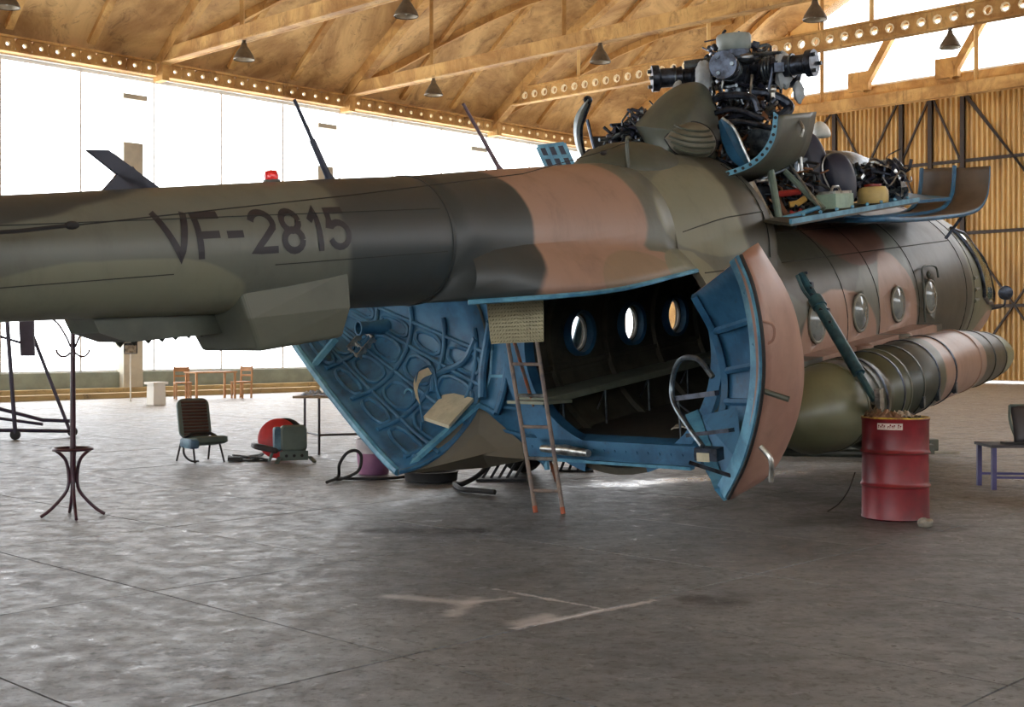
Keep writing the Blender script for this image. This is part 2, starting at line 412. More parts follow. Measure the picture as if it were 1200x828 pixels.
hbox(mb, VE+.05, VE+.12, -34.8, DN, 11.75, 11.85)
wc = struct(mb.build('window_20', FRM))
m_ = MB(); m_.add([HW(VE+.1, -34.8, 11.8), HW(VE+.1, DN, 11.8), HW(VE+.1, DN, 20), HW(VE+.1, -34.8, 20)], [(0, 1, 2, 3)])
m_.build('pane', DUSTY, wc)
POSTS = [-34.8, -31.5, -29.3, -27.03, -24.09, -22.88, -21.58, -17.6, -14.4, -10, -5, 0, 5, 10, 14.3]
for i in range(len(POSTS)-1):
    d0, d1 = POSTS[i], POSTS[i+1]; zb0 = .1
    m_ = MB(); N = int((d1-d0)/.19)*4; pts = []
    rings = [[], []]
    for k in range(N+1):
        dd = d0+(d1-d0)*k/N; off = (-.06, -.06, .05, .05)[k % 4]
        rings[0].append(HW(VE+.1+off, dd, zb0)); rings[1].append(HW(VE+.1+off, dd, 11.15))
    m_.loft(rings, False, False, False); dr = struct(m_.build('door_%d' % (i+1), CORR))
    f_ = MB()
    hbox(f_, VE-.08, VE+.05, d0+.0, d0+.16, zb0, 11.2); f_.build('post', STEEL, dr)
    for zz in (2.88, 5.67, 8.42):
        f_ = MB(); hbox(f_, VE-.03, VE+.05, d0, d1, zz-.06, zz+.06); f_.build('rail', STEEL, dr)
    lv = [.15, 2.88, 5.67, 8.42, 11.1]
    def br(za, zb_, fl):
        f_ = MB(); A_, B_ = (d0, d1) if fl else (d1, d0)
        f_.bar(HW(VE-.0, A_+.1, za), HW(VE-.0, B_, zb_), .07, .07); f_.build('brace', STEEL, dr)
    if d1-d0 > 2.5 and i != 3:
        c = (lv[3]+lv[4])/2; br(lv[4], lv[2], True); br(lv[2], lv[4], False); br(lv[2], lv[0], True); br(lv[0], lv[2], True)
    elif i == 3:
        f_ = MB(); m0 = (d0+d1)/2
        f_.bar(HW(VE, d0, 11.1), HW(VE, m0, 8.42), .07, .07); f_.bar(HW(VE, d1, 11.1), HW(VE, m0, 8.42), .07, .07); f_.build('brace', STEEL, dr)
        br(lv[1], lv[2], True)
    else:
        for q in range(4): br(lv[q+1], lv[q], (q+i) % 2 == 0)
# near side wall and header (behind the camera), open doors between
mb = MB(); hbox(mb, VB, VE, DN, DN+.3, 0, 5.5); hbox(mb, VB, VE, DN, DN+.3, 8.2, 11)
struct(mb.build('wall_right', WHITE))
mb = MB(); hbox(mb, VB-.3, VB, DL, DN, 6.5, 19.5); hbox(mb, VB-.3, VB, DL, -14, 0, 6.5); struct(mb.build('wall_back', WHITE))
# ---------------------------------------------------------------- helicopter
PIT = atan(.107); F3 = Vector((.6*cos(PIT), .8*cos(PIT), sin(PIT))); L3 = Vector((-.8, .6, 0)); U3 = F3.cross(L3)
HMX = Matrix(((F3.x, L3.x, U3.x, 2.57), (F3.y, L3.y, U3.y, 14.7), (F3.z, L3.z, U3.z, 0), (0, 0, 0, 1)))
heli = thing('helicopter', 'large camouflaged transport helicopter, rotor blades off, rear doors and engine cowls open', 'helicopter', M=HMX)
def camo(name, base, blobs, rough=.4):
    g = NT(name); tc = g.n('TexCoord').outputs['Object']; s = g.n('SeparateXYZ'); g.l(tc, s.inputs[0])
    wob = g.math('MULTIPLY', g.math('SUBTRACT', g.noise(tc, 1.3, 2), .5), .5)
    col = lin(base)
    for (x0, x1, z0, z1, c) in blobs:
        cx, cz, rx, rz = (x0+x1)/2, (z0+z1)/2, abs(x1-x0)/2, abs(z1-z0)/2
        u = g.math('DIVIDE', g.math('SUBTRACT', s.outputs[0], cx), rx); w = g.math('DIVIDE', g.math('SUBTRACT', s.outputs[2], cz), rz)
        q = g.math('ADD', g.math('ADD', g.math('MULTIPLY', u, u), g.math('MULTIPLY', w, w)), wob)
        col = g.mix(g.math('SUBTRACT', 1.0, g.ramp(q, .93, 1.05)), col, lin(c))
    n2 = g.noise(g.scaled(tc, (1, 1, .4)), 3, 7, .7); col = g.mix(g.math('MULTIPLY', g.ramp(n2, .45, .8), .35), col, lin((48, 46, 38)))
    g.l(col, g.b.inputs['Base Color']); g.b.inputs['Roughness'].default_value = rough
    g.l(g.math('ADD', rough-.08, g.math('MULTIPLY', n2, .2)), g.b.inputs['Roughness'])
    g.bump(g.noise(tc, 1.7, 3), .25, .03)
    return g.m
GRN, DGR, PNK, LGR, OLV, BRN = (94, 97, 88), (52, 57, 57), (150, 120, 104), (116, 117, 100), (58, 57, 46), (88, 58, 46)
CAM = camo('camouflage_paint', GRN, [
    (-9.6, -7.35, 2.3, 2.95, LGR), (-12, -7.9, 3.15, 3.9, DGR),
    (-4.9, -2.9, 2.0, 4.6, PNK), (-4.9, -2.5, 2.3, 2.75, PNK), (-4.0, -2.85, 2.1, 2.75, (132, 112, 92)), (-3.0, -2.2, 2.2, 2.7, LGR),
    (-6.6, -4.45, 2.1, 3.95, DGR),
    (-2.7, -.9, 2.6, 3.5, LGR), (-1.5, 1.5, 1.9, 4.2, OLV), (-1.4, .6, .2, 1.9, OLV),
    (-.9, 1.35, .9, 2.1, PNK), (.4, 2.5, 2.3, 3.3, BRN), (1.35, 2.7, .6, 2.45, PNK), (2.6, 4.9, .3, 3.4, OLV), (4.9, 8.2, .2, 3.6, (98, 100, 80)), (5.4, 7.3, .7, 1.35, PNK)])
BLUE = mat('blue_interior_paint', (58, 112, 148), .5, scale=3, c2=(38, 82, 114), dirt=.5)
BLUEL = mat('light_blue_rim', (98, 158, 184), .45, scale=5, c2=(62, 118, 148), dirt=.4)
LINER = mat('dark_cabin_lining', (84, 80, 66), .7, scale=2.5, c2=(58, 55, 46))
DKG = mat('dark_green_cowl_paint', (76, 80, 68), .5, scale=2, c2=(58, 61, 53), dirt=.2)
BLACK = mat('black_rubber', (26, 25, 26), .7)
MET = mat('oily_grey_metal', (106, 116, 122), .32, .75, scale=9, c2=(52, 58, 66), dirt=.5)
DMET = mat('dark_oily_metal', (72, 80, 94), .35, .7, scale=8, c2=(28, 30, 36), dirt=.4)
SILV = mat('bare_silver_metal', (188, 190, 186), .3, .8, scale=10, c2=(120, 120, 116))
PINKD = mat('dusty_pink_door_skin', (160, 124, 108), .45, scale=1.5, c2=(138, 104, 92), dirt=.2)
NAVY = mat('blue_black_cover', (38, 42, 60), .5, scale=3)
COPPER = mat('copper_pipe', (122, 84, 58), .4, .6, scale=9)
CREAM = mat('worn_cream_vinyl', (190, 184, 158), .6, scale=5, dirt=.3)
def part(mb, name, m, parent=None, label=None, kind=None, sharp=35):
    o = mb.build(name, m, parent or heli, sharp=sharp)
    if label: o['label'] = label
    if kind: o['kind'] = kind
    return o
# section tables: lower body ellipse (W, zb, zt) and upper circle (r, zc)
BODY = [(-5.6, .3, 2.65, 3.0), (-5.35, .42, 2.45, 3.0), (-5.1, .6, 2.2, 3.0), (-4.6, .84, 1.75, 3.0), (-4.0, 1.05, 1.25, 3.0), (-3.2, 1.2, .75, 3.0), (-2.5, 1.25, .5, 3.0), (4.7, 1.25, .5, 3.0), (5.6, 1.2, .52, 2.93), (6.3, 1.07, .58, 2.72), (6.9, .93, .68, 2.38), (7.3, .78, .8, 2.05), (7.5, .52, 1.0, 1.72), (7.6, .14, 1.2, 1.45)]
CONE = [(-9.9, .33, 3.0), (-5.4, .51, 2.94), (-4.0, .62, 2.89), (-2.5, .8, 2.77), (-1.7, .97, 2.68), (-.9, 1.04, 2.62), (-.75, 1.0, 2.6), (-.6, .6, 2.3), (.5, .5, 2.1), (6, .1, 1.5)]
def srad(x, th):                         # union of the two shapes around a common centre, th from down
    (r, zc) = lerp(CONE, x); dy, dz = sin(th), -cos(th)
    if x < -5.5: C = zc; return C, r
    W, zb, zt = lerp(BODY, x)
    C = min(2.45, (zb+zt)/2+.3) if x < 4.7 else min(2.45, (zb+zt)/2+.3*max(0, 1-(x-4.7)/1.2))
    if x < -2.5: C = 2.45+(2.7-2.45)*min(1, (-2.5-x)/2.5)
    def circ(cz, a, b):                  # ray from (0,C) to ellipse centre (0,cz)
        A = (dy/a)**2+(dz/b)**2; B = 2*(C-cz)*dz/b**2; Q = ((C-cz)/b)**2-1; D = B*B-4*A*Q
        return (-B+sqrt(D))/(2*A) if D > 0 else 0
    return C, max(circ((zb+zt)/2, W, (zt-zb)/2), circ(zc, r, r))
def ring(x, n=56, t0=0, t1=2*pi, off=0, closed=True):
    pts = []
    for k in range(n + (0 if closed else 1)):
        th = t0+(t1-t0)*k/n; C, r = srad(x, th); r += off
        pts.append(Vector((x, -r*sin(th), C-r*cos(th))))
    return pts
# tail boom
mb = MB(); xs = [-11.2]+[-9.9+.45*k for k in range(10)]+[-5.42]
mb.loft([[Vector((x, -lerp(CONE, x)[0]*sin(2*pi*k/48), lerp(CONE, x)[1]-lerp(CONE, x)[0]*cos(2*pi*k/48))) for k in range(48)] for x in xs])
boom = part(mb, 'tail_boom', CAM)
mb = MB()
for x, w in ((-5.42, .035),):
    mb = MB(); r, c = lerp(CONE, x); mb.lathe((x-w/2, 0, c), [(r-.02, 0), (r+.008, .003), (r+.008, w), (r-.02, w+.003)], 48, (1, 0, 0), caps=False); part(mb, 'joint_ring', mat('dark_joint_ring', (40, 44, 44), .5), boom)

G_SC = .94
def boomy(x, z): r, c = lerp(CONE, x); return -(sqrt(max(1e-4, r*r-(z-c)**2))+.004)
# registration lettering as ribbons wrapped on the boom
LET = mat('dark_registration_paint', (30, 27, 33), .5, var=.1)
def arc(cx, cz, rx, rz, a0, a1, n=12): return [(cx+rx*cos(radians(a0+(a1-a0)*k/n)), cz+rz*sin(radians(a0+(a1-a0)*k/n))) for k in range(n+1)]
G = [('V', [[(-8.14, 3.215), (-7.99, 2.93), (-7.90, 3.21)]]),
     ('F', [[(-7.83, 2.91), (-7.83, 3.185), (-7.63, 3.185)], [(-7.83, 3.06), (-7.66, 3.06)]]),
     ('-', [[(-7.6, 3.055), (-7.46, 3.055)]]),
     ('2', [arc(-7.28, 3.115, .095, .075, 165, -20)+[(-7.37, 2.94), (-7.17, 2.94)]]),
     ('8', [arc(-7.02, 3.125, .075, .065, 0, 360, 16), arc(-7.02, 2.995, .085, .07, 0, 360, 16)]),
     ('1', [[(-6.84, 3.12), (-6.765, 3.19), (-6.765, 2.91)]]),
     ('5', [[(-6.48, 3.185), (-6.64, 3.185), (-6.655, 3.07)]+arc(-6.575, 3.015, .095, .085, 135, -160, 14)])]
reg = None; mb = MB()
for ch, strokes in G:
    for st in strokes:
        st = [(-7.3+(x+7.3)*G_SC, z) for x, z in st]; w = .024; P = []
        for a, b in zip(st, st[1:]):
            n = max(1, int(math.hypot(b[0]-a[0], b[1]-a[1])/.04))
            P += [(a[0]+(b[0]-a[0])*k/n, a[1]+(b[1]-a[1])*k/n) for k in range(n)]
        P.append(st[-1]); Lf, Rt = [], []
        for i, p in enumerate(P):
            a = P[max(0, i-1)]; b = P[min(len(P)-1, i+1)]; tx, tz = b[0]-a[0], b[1]-a[1]; l = math.hypot(tx, tz) or 1
            e = .0
            if i > 0 and i < len(P)-1:
                c1 = (p[0]-a[0], p[1]-a[1]); c2 = (b[0]-p[0], b[1]-p[1]); m = math.hypot(*c1)*math.hypot(*c2) or 1
                e = 1/max(.55, sqrt(max(0, (1+(c1[0]*c2[0]+c1[1]*c2[1])/m)/2)))
            k = w*(e or 1); Lf.append((p[0]-tz/l*k, p[1]+tx/l*k)); Rt.append((p[0]+tz/l*k, p[1]-tx/l*k))
        mid = [((a[0]+b[0])/2, (a[1]+b[1])/2) for a, b in zip(Lf, Rt)]
        mb.loft([[Vector((x, boomy(x, z), z)) for x, z in (Lf[i], mid[i], Rt[i])] for i in range(len(P))], False, False, False)
part(mb, 'registration_lettering', LET, boom, 'dark painted letters reading VF-2815')
# seam lines and skin edges on the boom
SEAM = mat('seam_sealant', (40, 42, 38), .8)
mb = MB()
for z, x0, x1 in ((3.17, -9.9, -5.5), (2.83, -9.9, -8.0), (2.84, -7.2, -5.5)):
    mb.tube([(x, boomy(x, z)-.0, z) for x in [x0+(x1-x0)*k/14 for k in range(15)]], .004, 4)
part(mb, 'skin_seam', SEAM, boom)
# wire aerial along the boom
mb = MB(); mb.tube([(-9.9, -.42, 3.12), (-9.1, -.5, 3.13), (-8.78, -.52, 3.15)], .012, 6); mb.ell((-8.78, -.52, 3.15), (.05, .025, .025), 10, 6)
mb.tube([(-8.75, -.52, 3.15), (-6.6, -.62, 3.28), (-4.6, -.6, 3.42), (-3.2, -.45, 3.62), (-2.3, -.35, 3.78)], .004, 5); mb.ell((-3.1, -.43, 3.62), (.05, .025, .025), 10, 6)
part(mb, 'wire_aerial', BLACK)
mb = MB(); mb.tube(smooth([(-2.55, -.35, 3.5), (-2.55, -.35, 3.74), (-2.5, -.33, 3.78), (-2.38, -.28, 3.78)], 4), .018, 8); part(mb, 'aerial_post', DKG)
mb = MB(); mb.cyl((-6.78, 0, 3.36), (-6.78, 0, 3.43), .06); b_ = part(mb, 'beacon_base', DKG)
RED = NT('red_beacon_glass'); RED.b.inputs['Base Color'].default_value = lin((235, 40, 40)); RED.b.inputs['Roughness'].default_value = .15; RED.b.inputs['Transmission Weight'].default_value = .2
mb = MB(); mb.lathe((-6.78, 0, 3.43), [(.048, 0), (.052, .03), (.042, .06), (.0, .07)], 20); part(mb, 'beacon_lens', RED.m, b_, 'red beacon lens')
def rod(name, a, b, r0, r1, m):
    mb = MB(); a = Vector(a); b = Vector(b); mb.tube([a, a+(b-a)*.08, a+(b-a)*.5, a+(b-a)*.52, b], [r0*1.6, r0, r0*.9, r1*1.2, r1], 10); return part(mb, name, m)
rod('rod_aerial', (-6.2, 0, 3.42), (-6.5, 0, 4.0), .026, .013, NAVY)
rod('rod_aerial', (-4.1, 0, 3.49), (-4.56, 0, 4.05), .02, .013, mat('mauve_rod', (110, 92, 100), .4))
mb = MB()                                # swept blade aerial on the boom top
for P in ([(-8.28, 3.62), (-8.12, 3.62), (-7.72, 3.36), (-7.95, 3.36), (-8.07, 3.47)], [(-8.07, 3.47), (-7.95, 3.52), (-7.82, 3.36), (-8.2, 3.36)]):
    r = [[Vector((x, y, z)) for x, z in P] for y in (-.012, .012)]; mb.loft(r, True, True, False)
part(mb, 'blade_aerial', NAVY)
# doppler box and the flare fairing under the boom
mb = MB()
def prism(mb, prof, y0, y1, mi=0, sm=False):
    mb.loft([[Vector((x, y, z)) for x, z in prof] for y in (y0, y1)], True, True, sm, mi)
mb.loft([[Vector((-7.28, y, 2.27)) for y in (.3, -.3)]+[Vector((-6.55, y, 2.29)) for y in (-.36, .36)],
         [Vector((-7.38, y, 2.50)) for y in (.33, -.33)]+[Vector((-6.5, y, 2.50)) for y in (-.42, .42)],
         [Vector((-7.42, y, 2.72)) for y in (.3, -.3)]+[Vector((-6.5, y, 2.78)) for y in (-.42, .42)]], True, True, False)
o = part(mb, 'belly_radar_box', mat('radar_box_paint', (88, 90, 78), .5, scale=2, c2=(74, 77, 68), dirt=.15))
mod = o.modifiers.new('b', 'BEVEL'); mod.width = .03; mod.segments = 3
mb = MB(); prism(mb, [(-8.35, 2.62), (-8.3, 2.5), (-8.1, 2.42), (-7.3, 2.40), (-7.3, 2.7)], .0, .3)
for k in range(7): mb.lathe((-8.05+.11*k, .15, 2.38), [(.0, 0), (.02, .02), (.03, .04)], 8)
part(mb, 'flare_fairing', DKG)
# tail fairing: the shell above the rear opening
mb = MB(); xs = [-5.4, -5.2, -4.95, -4.6, -4.2, -3.8, -3.4, -3.0, -2.7, -2.5]; rings = []
def liptheta(x, z):
    lo, hi = 0.0, pi
    for _ in range(40):
        m = (lo+hi)/2; C, r = srad(x, m)
        if C-r*cos(m) < z: lo = m
        else: hi = m
    return lo
LIP = [(-5.4, 2.44), (-4, 2.42), (-2.5, 2.5)]
for x in xs:
    t = liptheta(x, lerp(LIP, x)[0]); rings.append(ring(x, 44, t, 2*pi-t, 0, False))
mb.loft(rings, False, False, True)
tf = part(mb, 'tail_fairing', [CAM, BLUE], sharp=28)
sm_ = tf.modifiers.new('s', 'SOLIDIFY'); sm_.thickness = .05; sm_.offset = 1 if False else -1; sm_.material_offset = 1
mb = MB()
for sd in (0, -1):
    mb.tube([r[sd] + Vector((0, 0, -.012)) for r in rings[1:]], .022, 6)
part(mb, 'opening_rail', BLUEL, tf)
mb = MB()                                # inner frames of the tail fairing
for x in (-4.8, -4.2, -3.6, -3.0):
    t = liptheta(x, lerp(LIP, x)[0]); mb.loft([ring(x-.03, 30, t, 2*pi-t, -.06, False), ring(x-.03, 30, t, 2*pi-t, -.14, False), ring(x+.03, 30, t, 2*pi-t, -.14, False), ring(x+.03, 30, t, 2*pi-t, -.06, False)], False, False, False)
part(mb, 'tail_frame', BLUE, tf)
# main fuselage with window holes
mb = MB(); xs = [-2.5, -2.1, -1.7, -1.3, -.9, -.75, -.68, -.6, -.3, 0, .5, 1, 1.5, 2, 2.5, 3, 3.4, 4.0, 4.7, 5.1, 5.5, 5.8, 6.1, 6.4, 6.7, 6.95, 7.15, 7.32, 7.45, 7.55, 7.6]
outer = [ring(x) for x in xs]; mb.loft(outer, True, False, True, 0)
inner = [ring(x, off=-.07) for x in xs[:-11]]; o_ = len(mb.v); mb.loft(inner, True, False, True, 1)
n = 56; no = len(outer)*n
mb.f += [(k, (k+1) % n, no+(k+1) % n, no+k) for k in range(n)]; mb.sm += [False]*n; mb.mi += [1]*n      # rear rim
mb.add(outer[-1], [tuple(range(n))], False, 0); mb.add(inner[-1], [tuple(range(n))], False, 1)
fus = part(mb, 'fuselage', [CAM, LINER], sharp=28)
SW = [-.42, .78, 1.97, 3.12]; PW = [-1.33, -.23, .8, 1.9]; SWH = [-1.62]+SW
cut = MB()
for x in SWH: cut.cyl((x, -1.6, 1.8), (x, -1.0, 1.8), .205, 28)
for x in PW: cut.cyl((x, 1.0, 1.8), (x, 1.6, 1.8), .205, 28)
co = cut.build('cutter', LINER, heli)
bmod = fus.modifiers.new('c', 'BOOLEAN'); bmod.object = co; bmod.operation = 'DIFFERENCE'; bmod.solver = 'EXACT'
bpy.context.view_layer.update()
dg = bpy.context.evaluated_depsgraph_get(); me2 = bpy.data.meshes.new_from_object(fus.evaluated_get(dg)); fus.modifiers.clear(); fus.data = me2
bpy.data.objects.remove(co)
GLS = NT('porthole_glass'); GLS.b.inputs['Base Color'].default_value = lin((150, 158, 160)); GLS.b.inputs['Roughness'].default_value = .08; GLS.b.inputs['Metallic'].default_value = .0
t_ = GLS.n('BsdfTransparent'); m2 = GLS.n('MixShader'); m2.inputs[0].default_value = .45; GLS.l(t_.outputs[0], m2.inputs[1]); GLS.l(GLS.b.outputs[0], m2.inputs[2]); GLS.l(m2.outputs[0], GLS.out.inputs[0])
WF = mat('window_rubber_frame', (46, 44, 40), .5)
for x in SWH:
    m_ = MB(); m_.torus((x, -1.255, 1.8), .205, .018, (0, 1, 0)); w = part(m_, 'window', mat('grey_window_rim', (120, 118, 104), .45), fus)
    m_ = MB(); m_.lathe((x, -1.22, 1.8), [(.2, 0), (.19, .04), (.12, .075), (.0, .09)], 28, (0, -1, 0), caps=False); part(m_, 'bulged_glass', mat('grey_bulged_glass', (118, 124, 122), .12, scale=8, c2=(92, 98, 96)), w)
for i, x in enumerate(PW):
    m_ = MB(); m_.lathe((x, 1.1, 1.8), [(.215, .1), (.215, 0), (.25, -.02), (.26, .02), (.26, .1)], 32, (0, 1, 0), caps=False); w = part(m_, 'window', BLUE, fus)
    m_ = MB(); m_.torus((x, 1.2, 1.8), .205, .02, (0, 1, 0)); part(m_, 'white_ring', mat('white_ring', (220, 220, 214), .4), w)
    m_ = MB(); m_.lathe((x, 1.22, 1.8), [(.2, 0), (.0, .001)], 28, (0, 1, 0), caps=False); part(m_, 'pane', GLS.m, w)
# cargo bay
mb = MB(); mb.box((.5, 0, .82), (6.0, 2.06, .06)); part(mb, 'cargo_floor', mat('worn_cargo_deck', (84, 78, 68), .55, scale=4, dirt=.5), fus)
mb = MB(); prism(mb, [(-2.62, .66), (-2.62, .85), (-2.42, .88), (-2.42, .62)], -1.0, 1.04)
for k in range(16): mb.cyl((-2.63, -.93+.125*k, .76), (-2.62, -.93+.125*k, .76), .014, 8)
part(mb, 'cargo_sill', BLUE, fus)
mb = MB(); mb.box((-2.6, .0, .64), (.08, 1.8, .03)); part(mb, 'sill_lip', BLUEL, fus)
mb = MB(); mb.loft([ring(3.28, off=-.08), ring(3.34, off=-.08)]); part(mb, 'front_bulkhead', LINER, fus)
mb = MB(); mb.box((.4, 0, 2.62), (5.8, 1.7, .04)); part(mb, 'cabin_ceiling', LINER, fus)
mb = MB()                                # door frame ring at the rear of the cabin (port side wide, blue)
def frame_ring(x0, x1, a0, a1, win, sgn, n=24):
    R = []
    for x, off in ((x0, .0), (x0, -win), (x1, -win), (x1, 0)):
        R.append([Vector((x, p.y*(-sgn), p.z)) for p in ring(-2.5, n, a0, a1, off, False)])
    R.append(R[0]); mb.loft(R, False, False, False)
frame_ring(-2.62, -2.46, .2, 1.8, .3, 1); part(mb, 'door_frame', BLUE, fus)
mb = MB(); frame_ring(-2.56, -2.46, .25, 1.75, .12, -1); part(mb, 'door_frame', BLUE, fus)
for x in (-1.9, -.78, .3, 1.35):
    mb = MB(); mb.loft([ring(x-.03, 40, .5, 2*pi-.5, -.07, False), ring(x-.03, 40, .5, 2*pi-.5, -.13, False), ring(x+.03, 40, .5, 2*pi-.5, -.13, False), ring(x+.03, 40, .5, 2*pi-.5, -.07, False)], False, False, False)
    part(mb, 'cabin_frame', LINER, fus)
BENCH = mat('grey_green_bench', (134, 140, 122), .5, scale=3, dirt=.25)
for sd in (1, -1):
    mb = MB(); mb.box((-.6 if sd > 0 else .6, .86*sd, 1.26), (4.2 if sd > 0 else 2.4, .4, .035)); mb.box((-.6 if sd > 0 else .6, .66*sd, 1.24), (4.2 if sd > 0 else 2.4, .03, .06)); bn = part(mb, 'side_bench', BENCH, fus)
    for x in (-2.4, -1.6, -.7, .2, 1.1):
        m_ = MB(); m_.tube([(x, .67*sd, 1.24), (x, .68*sd, .85)], .012, 6); m_.tube([(x, .67*sd, 1.22), (x+.2, .95*sd, .9)], .01, 6); part(m_, 'bench_leg', MET, bn)
mb = MB(); mb.box((-2.7, .75, 1.24), (.5, .45, .03), Matrix.Rotation(.1, 3, 'Y')); part(mb, 'folding_bench_end', BENCH, fus)
mb = MB(); mb.box((-.6, 1.12, 1.48), (4.0, .03, .05)); mb.box((-.6, 1.13, 1.42), (4, .02, .03)); part(mb, 'wall_rail', LINER, fus)
# port clamshell door, opened wide: built from the same section, then swung
HINV = HMX.inverted()
def SEATB(px, py, Y): return HINV @ Vector(((px-600)/1500*Y, Y, 1.55+(400-py)/1500*Y))
def doorpt(t, th, off=0, side=1, phi=107):
    x = -2.5-3.1*t; W = 1.25*(1-.62*t**1.8); z0 = .5+1.95*t**1.5+.07*sin(pi*min(1, t*1.3)); cz = (z0+3)/2; H = (3-z0)/2
    return swing(Vector((x, (W-off)*sin(th)*side, cz-(H-off)*cos(th))), side, phi)
def swing(p, side=1, phi=107):
    h = Vector((-2.5, 1.25*side, 0)); a = radians(phi)*-side; d = p-h
    return Vector((h.x+d.x*cos(a)-d.y*sin(a), h.y+d.x*sin(a)+d.y*cos(a), p.z))
def thtop(t, ztop=2.42):
    z0 = .5+1.95*t**1.5; cz = (z0+3)/2; H = (3-z0)/2; return math.acos(max(-1, min(1, (cz-ztop)/H))) if abs(cz-ztop) < H else pi/2
mb = MB(); T = [0, .05, .1, .18, .26, .34, .42, .5, .58, .66, .74, .82, .9, .96, 1]; rings = []
for t in T[2:]:
    th1 = thtop(t); e = 1-max(0, min(1, (t-.1)/.9)); rings.append([doorpt(t, th1*k/18) for k in range(19)])
mb.loft(rings, False, False, True)       # the flap is cut away below 58 degrees near the front
pd = part(mb, 'rear_door', [CAM, BLUE], label='port rear clamshell door swung wide open, ribbed blue inside')
m_ = MB(); q0 = [[doorpt(t, radians(58)+(thtop(t)-radians(58))*k/10) for k in range(11)] for t in (0, .05, .1)]; m_.loft(q0, False, False, True)
dfp = part(m_, 'door_front_panel', BLUE, pd); so = dfp.modifiers.new('s', 'SOLIDIFY'); so.thickness = .05; so.offset = 0
so = pd.modifiers.new('s', 'SOLIDIFY'); so.thickness = .06; so.offset = -1; so.material_offset = 1
PDIN = None
mb = MB(); mb.tube([doorpt(t, 0, .03) for t in [.1+.9*k/24 for k in range(25)]], .045, 8); part(mb, 'door_rim', BLUEL, pd)
mb = MB(); mb.tube([doorpt(.1, radians(58*k/10), .03) for k in range(11)]+[doorpt(0, radians(58), .03)], .03, 8)
mb.tube([doorpt(0, radians(58+(122-58)*k/10), .03) for k in range(11)], .035, 8); part(mb, 'front_frame', BLUE, pd)
def rib(P, r=.03, n=6):
    pts = smooth([doorpt(t, radians(th), .085) for t, th in P], 6); m_ = MB(); m_.tube(pts, r, 8); part(m_, 'pressed_rib', BLUE, pd)
for th in (24, 46, 68, 86): rib([(t, th) for t in (.08, .22, .36, .5, .64, .78, .9)], .022)
for t in (.14, .3, .46, .62, .78): rib([(t, th) for th in (8, 24, 40, 56, 72, 88, 98)], .028)
rib([(.14, 92), (.2, 76), (.3, 60), (.28, 50)], .04)
rib([(.04, 104), (.08, 92), (.1, 76), (.07, 62)], .045)
# pans between the ribs (raised pressed rectangles)
def pan(t0, t1, a0, a1):
    m_ = MB(); P = []
    K = 14
    for k in range(K*4):
        s, f = divmod(k, K); f /= K
        u, w = [(f, 0), (1, f), (1-f, 1), (0, 1-f)][s]
        ru = .5+(u-.5)*(1-.25*abs(2*w-1)**4); rw = .5+(w-.5)*(1-.25*abs(2*u-1)**4)
        P.append(doorpt(t0+(t1-t0)*ru, radians(a0+(a1-a0)*rw), .075))
    m_.tube(P+[P[0]], .026, 6, caps=False); part(m_, 'pressed_panel_edge', BLUE, pd)
tt = [.1, .3, .46, .62, .78]; aa = [8, 24, 46, 68, 86]
for i in range(4):
    for j in range(4): pan(tt[i]+.02, tt[i+1]-.02, aa[j]+3, aa[j+1]-3)
p = doorpt(.58, radians(72), .05); q = doorpt(.58, radians(60), .38)
mb = MB(); mb.tube([p, p+(q-p)*.6, q], [.09, .07, .075], 16, caps=False); mb.torus(q, .075, .012, (q-p)); part(mb, 'vent_spout', BLUE, pd)
p = doorpt(.58, radians(72), .34); mb = MB(); mb.cyl(p, p+Vector((.004, 0, 0)), .01); 
mb = MB()
for dt in (-.025, .025):
    mb.bar(doorpt(.62+dt, radians(36), .1), doorpt(.62+dt, radians(58), .1), .03, .07)
for a in (36, 44, 58): mb.bar(doorpt(.595, radians(a), .1), doorpt(.645, radians(a), .1), .03, .03)
part(mb, 'slotted_bracket', SILV, pd)
mb = MB(); mb.bar(doorpt(.66, radians(2), .04), doorpt(.64, radians(30), .3), .09, .06); part(mb, 'edge_strut', BLUEL, pd)
mb = MB(); mb.torus(doorpt(.36, radians(40), .07), .05, .012, (1, .2, 0), 20); part(mb, 'lashing_ring', BLUEL, pd)
LA = smooth([SEATB(580, 352, 13.5), SEATB(577, 400, 13.5), SEATB(575, 440, 13.5), SEATB(567, 474, 13.5), SEATB(590, 503, 13.42), SEATB(613, 530, 13.38)], 4)
RA = smooth([SEATB(606, 352, 13.2), SEATB(613, 400, 13.2), SEATB(622, 440, 13.15), SEATB(631, 480, 13.1), SEATB(638, 515, 13.1), SEATB(641, 550, 13.1)], 4)
m_ = MB(); m_.loft([LA, [(a+b)/2+Vector((.08, 0, 0)) for a, b in zip(LA, RA)], RA], False, False, True); hf = part(m_, 'hinge_side_panel', BLUE); so = hf.modifiers.new('s', 'SOLIDIFY'); so.thickness = .03; so.offset = 0
m_ = MB(); m_.tube(LA, .022, 6); m_.tube(RA, .03, 6); part(m_, 'panel_edge', BLUEL, hf, kind='stuff')
for k in (4, 8, 12, 16, 19): m_ = MB(); m_.bar(LA[k]+Vector((-.03, 0, 0)), RA[k]+Vector((-.03, 0, 0)), .02, .03); part(m_, 'panel_stiffener', BLUEL if k == 8 else BLUE, hf)
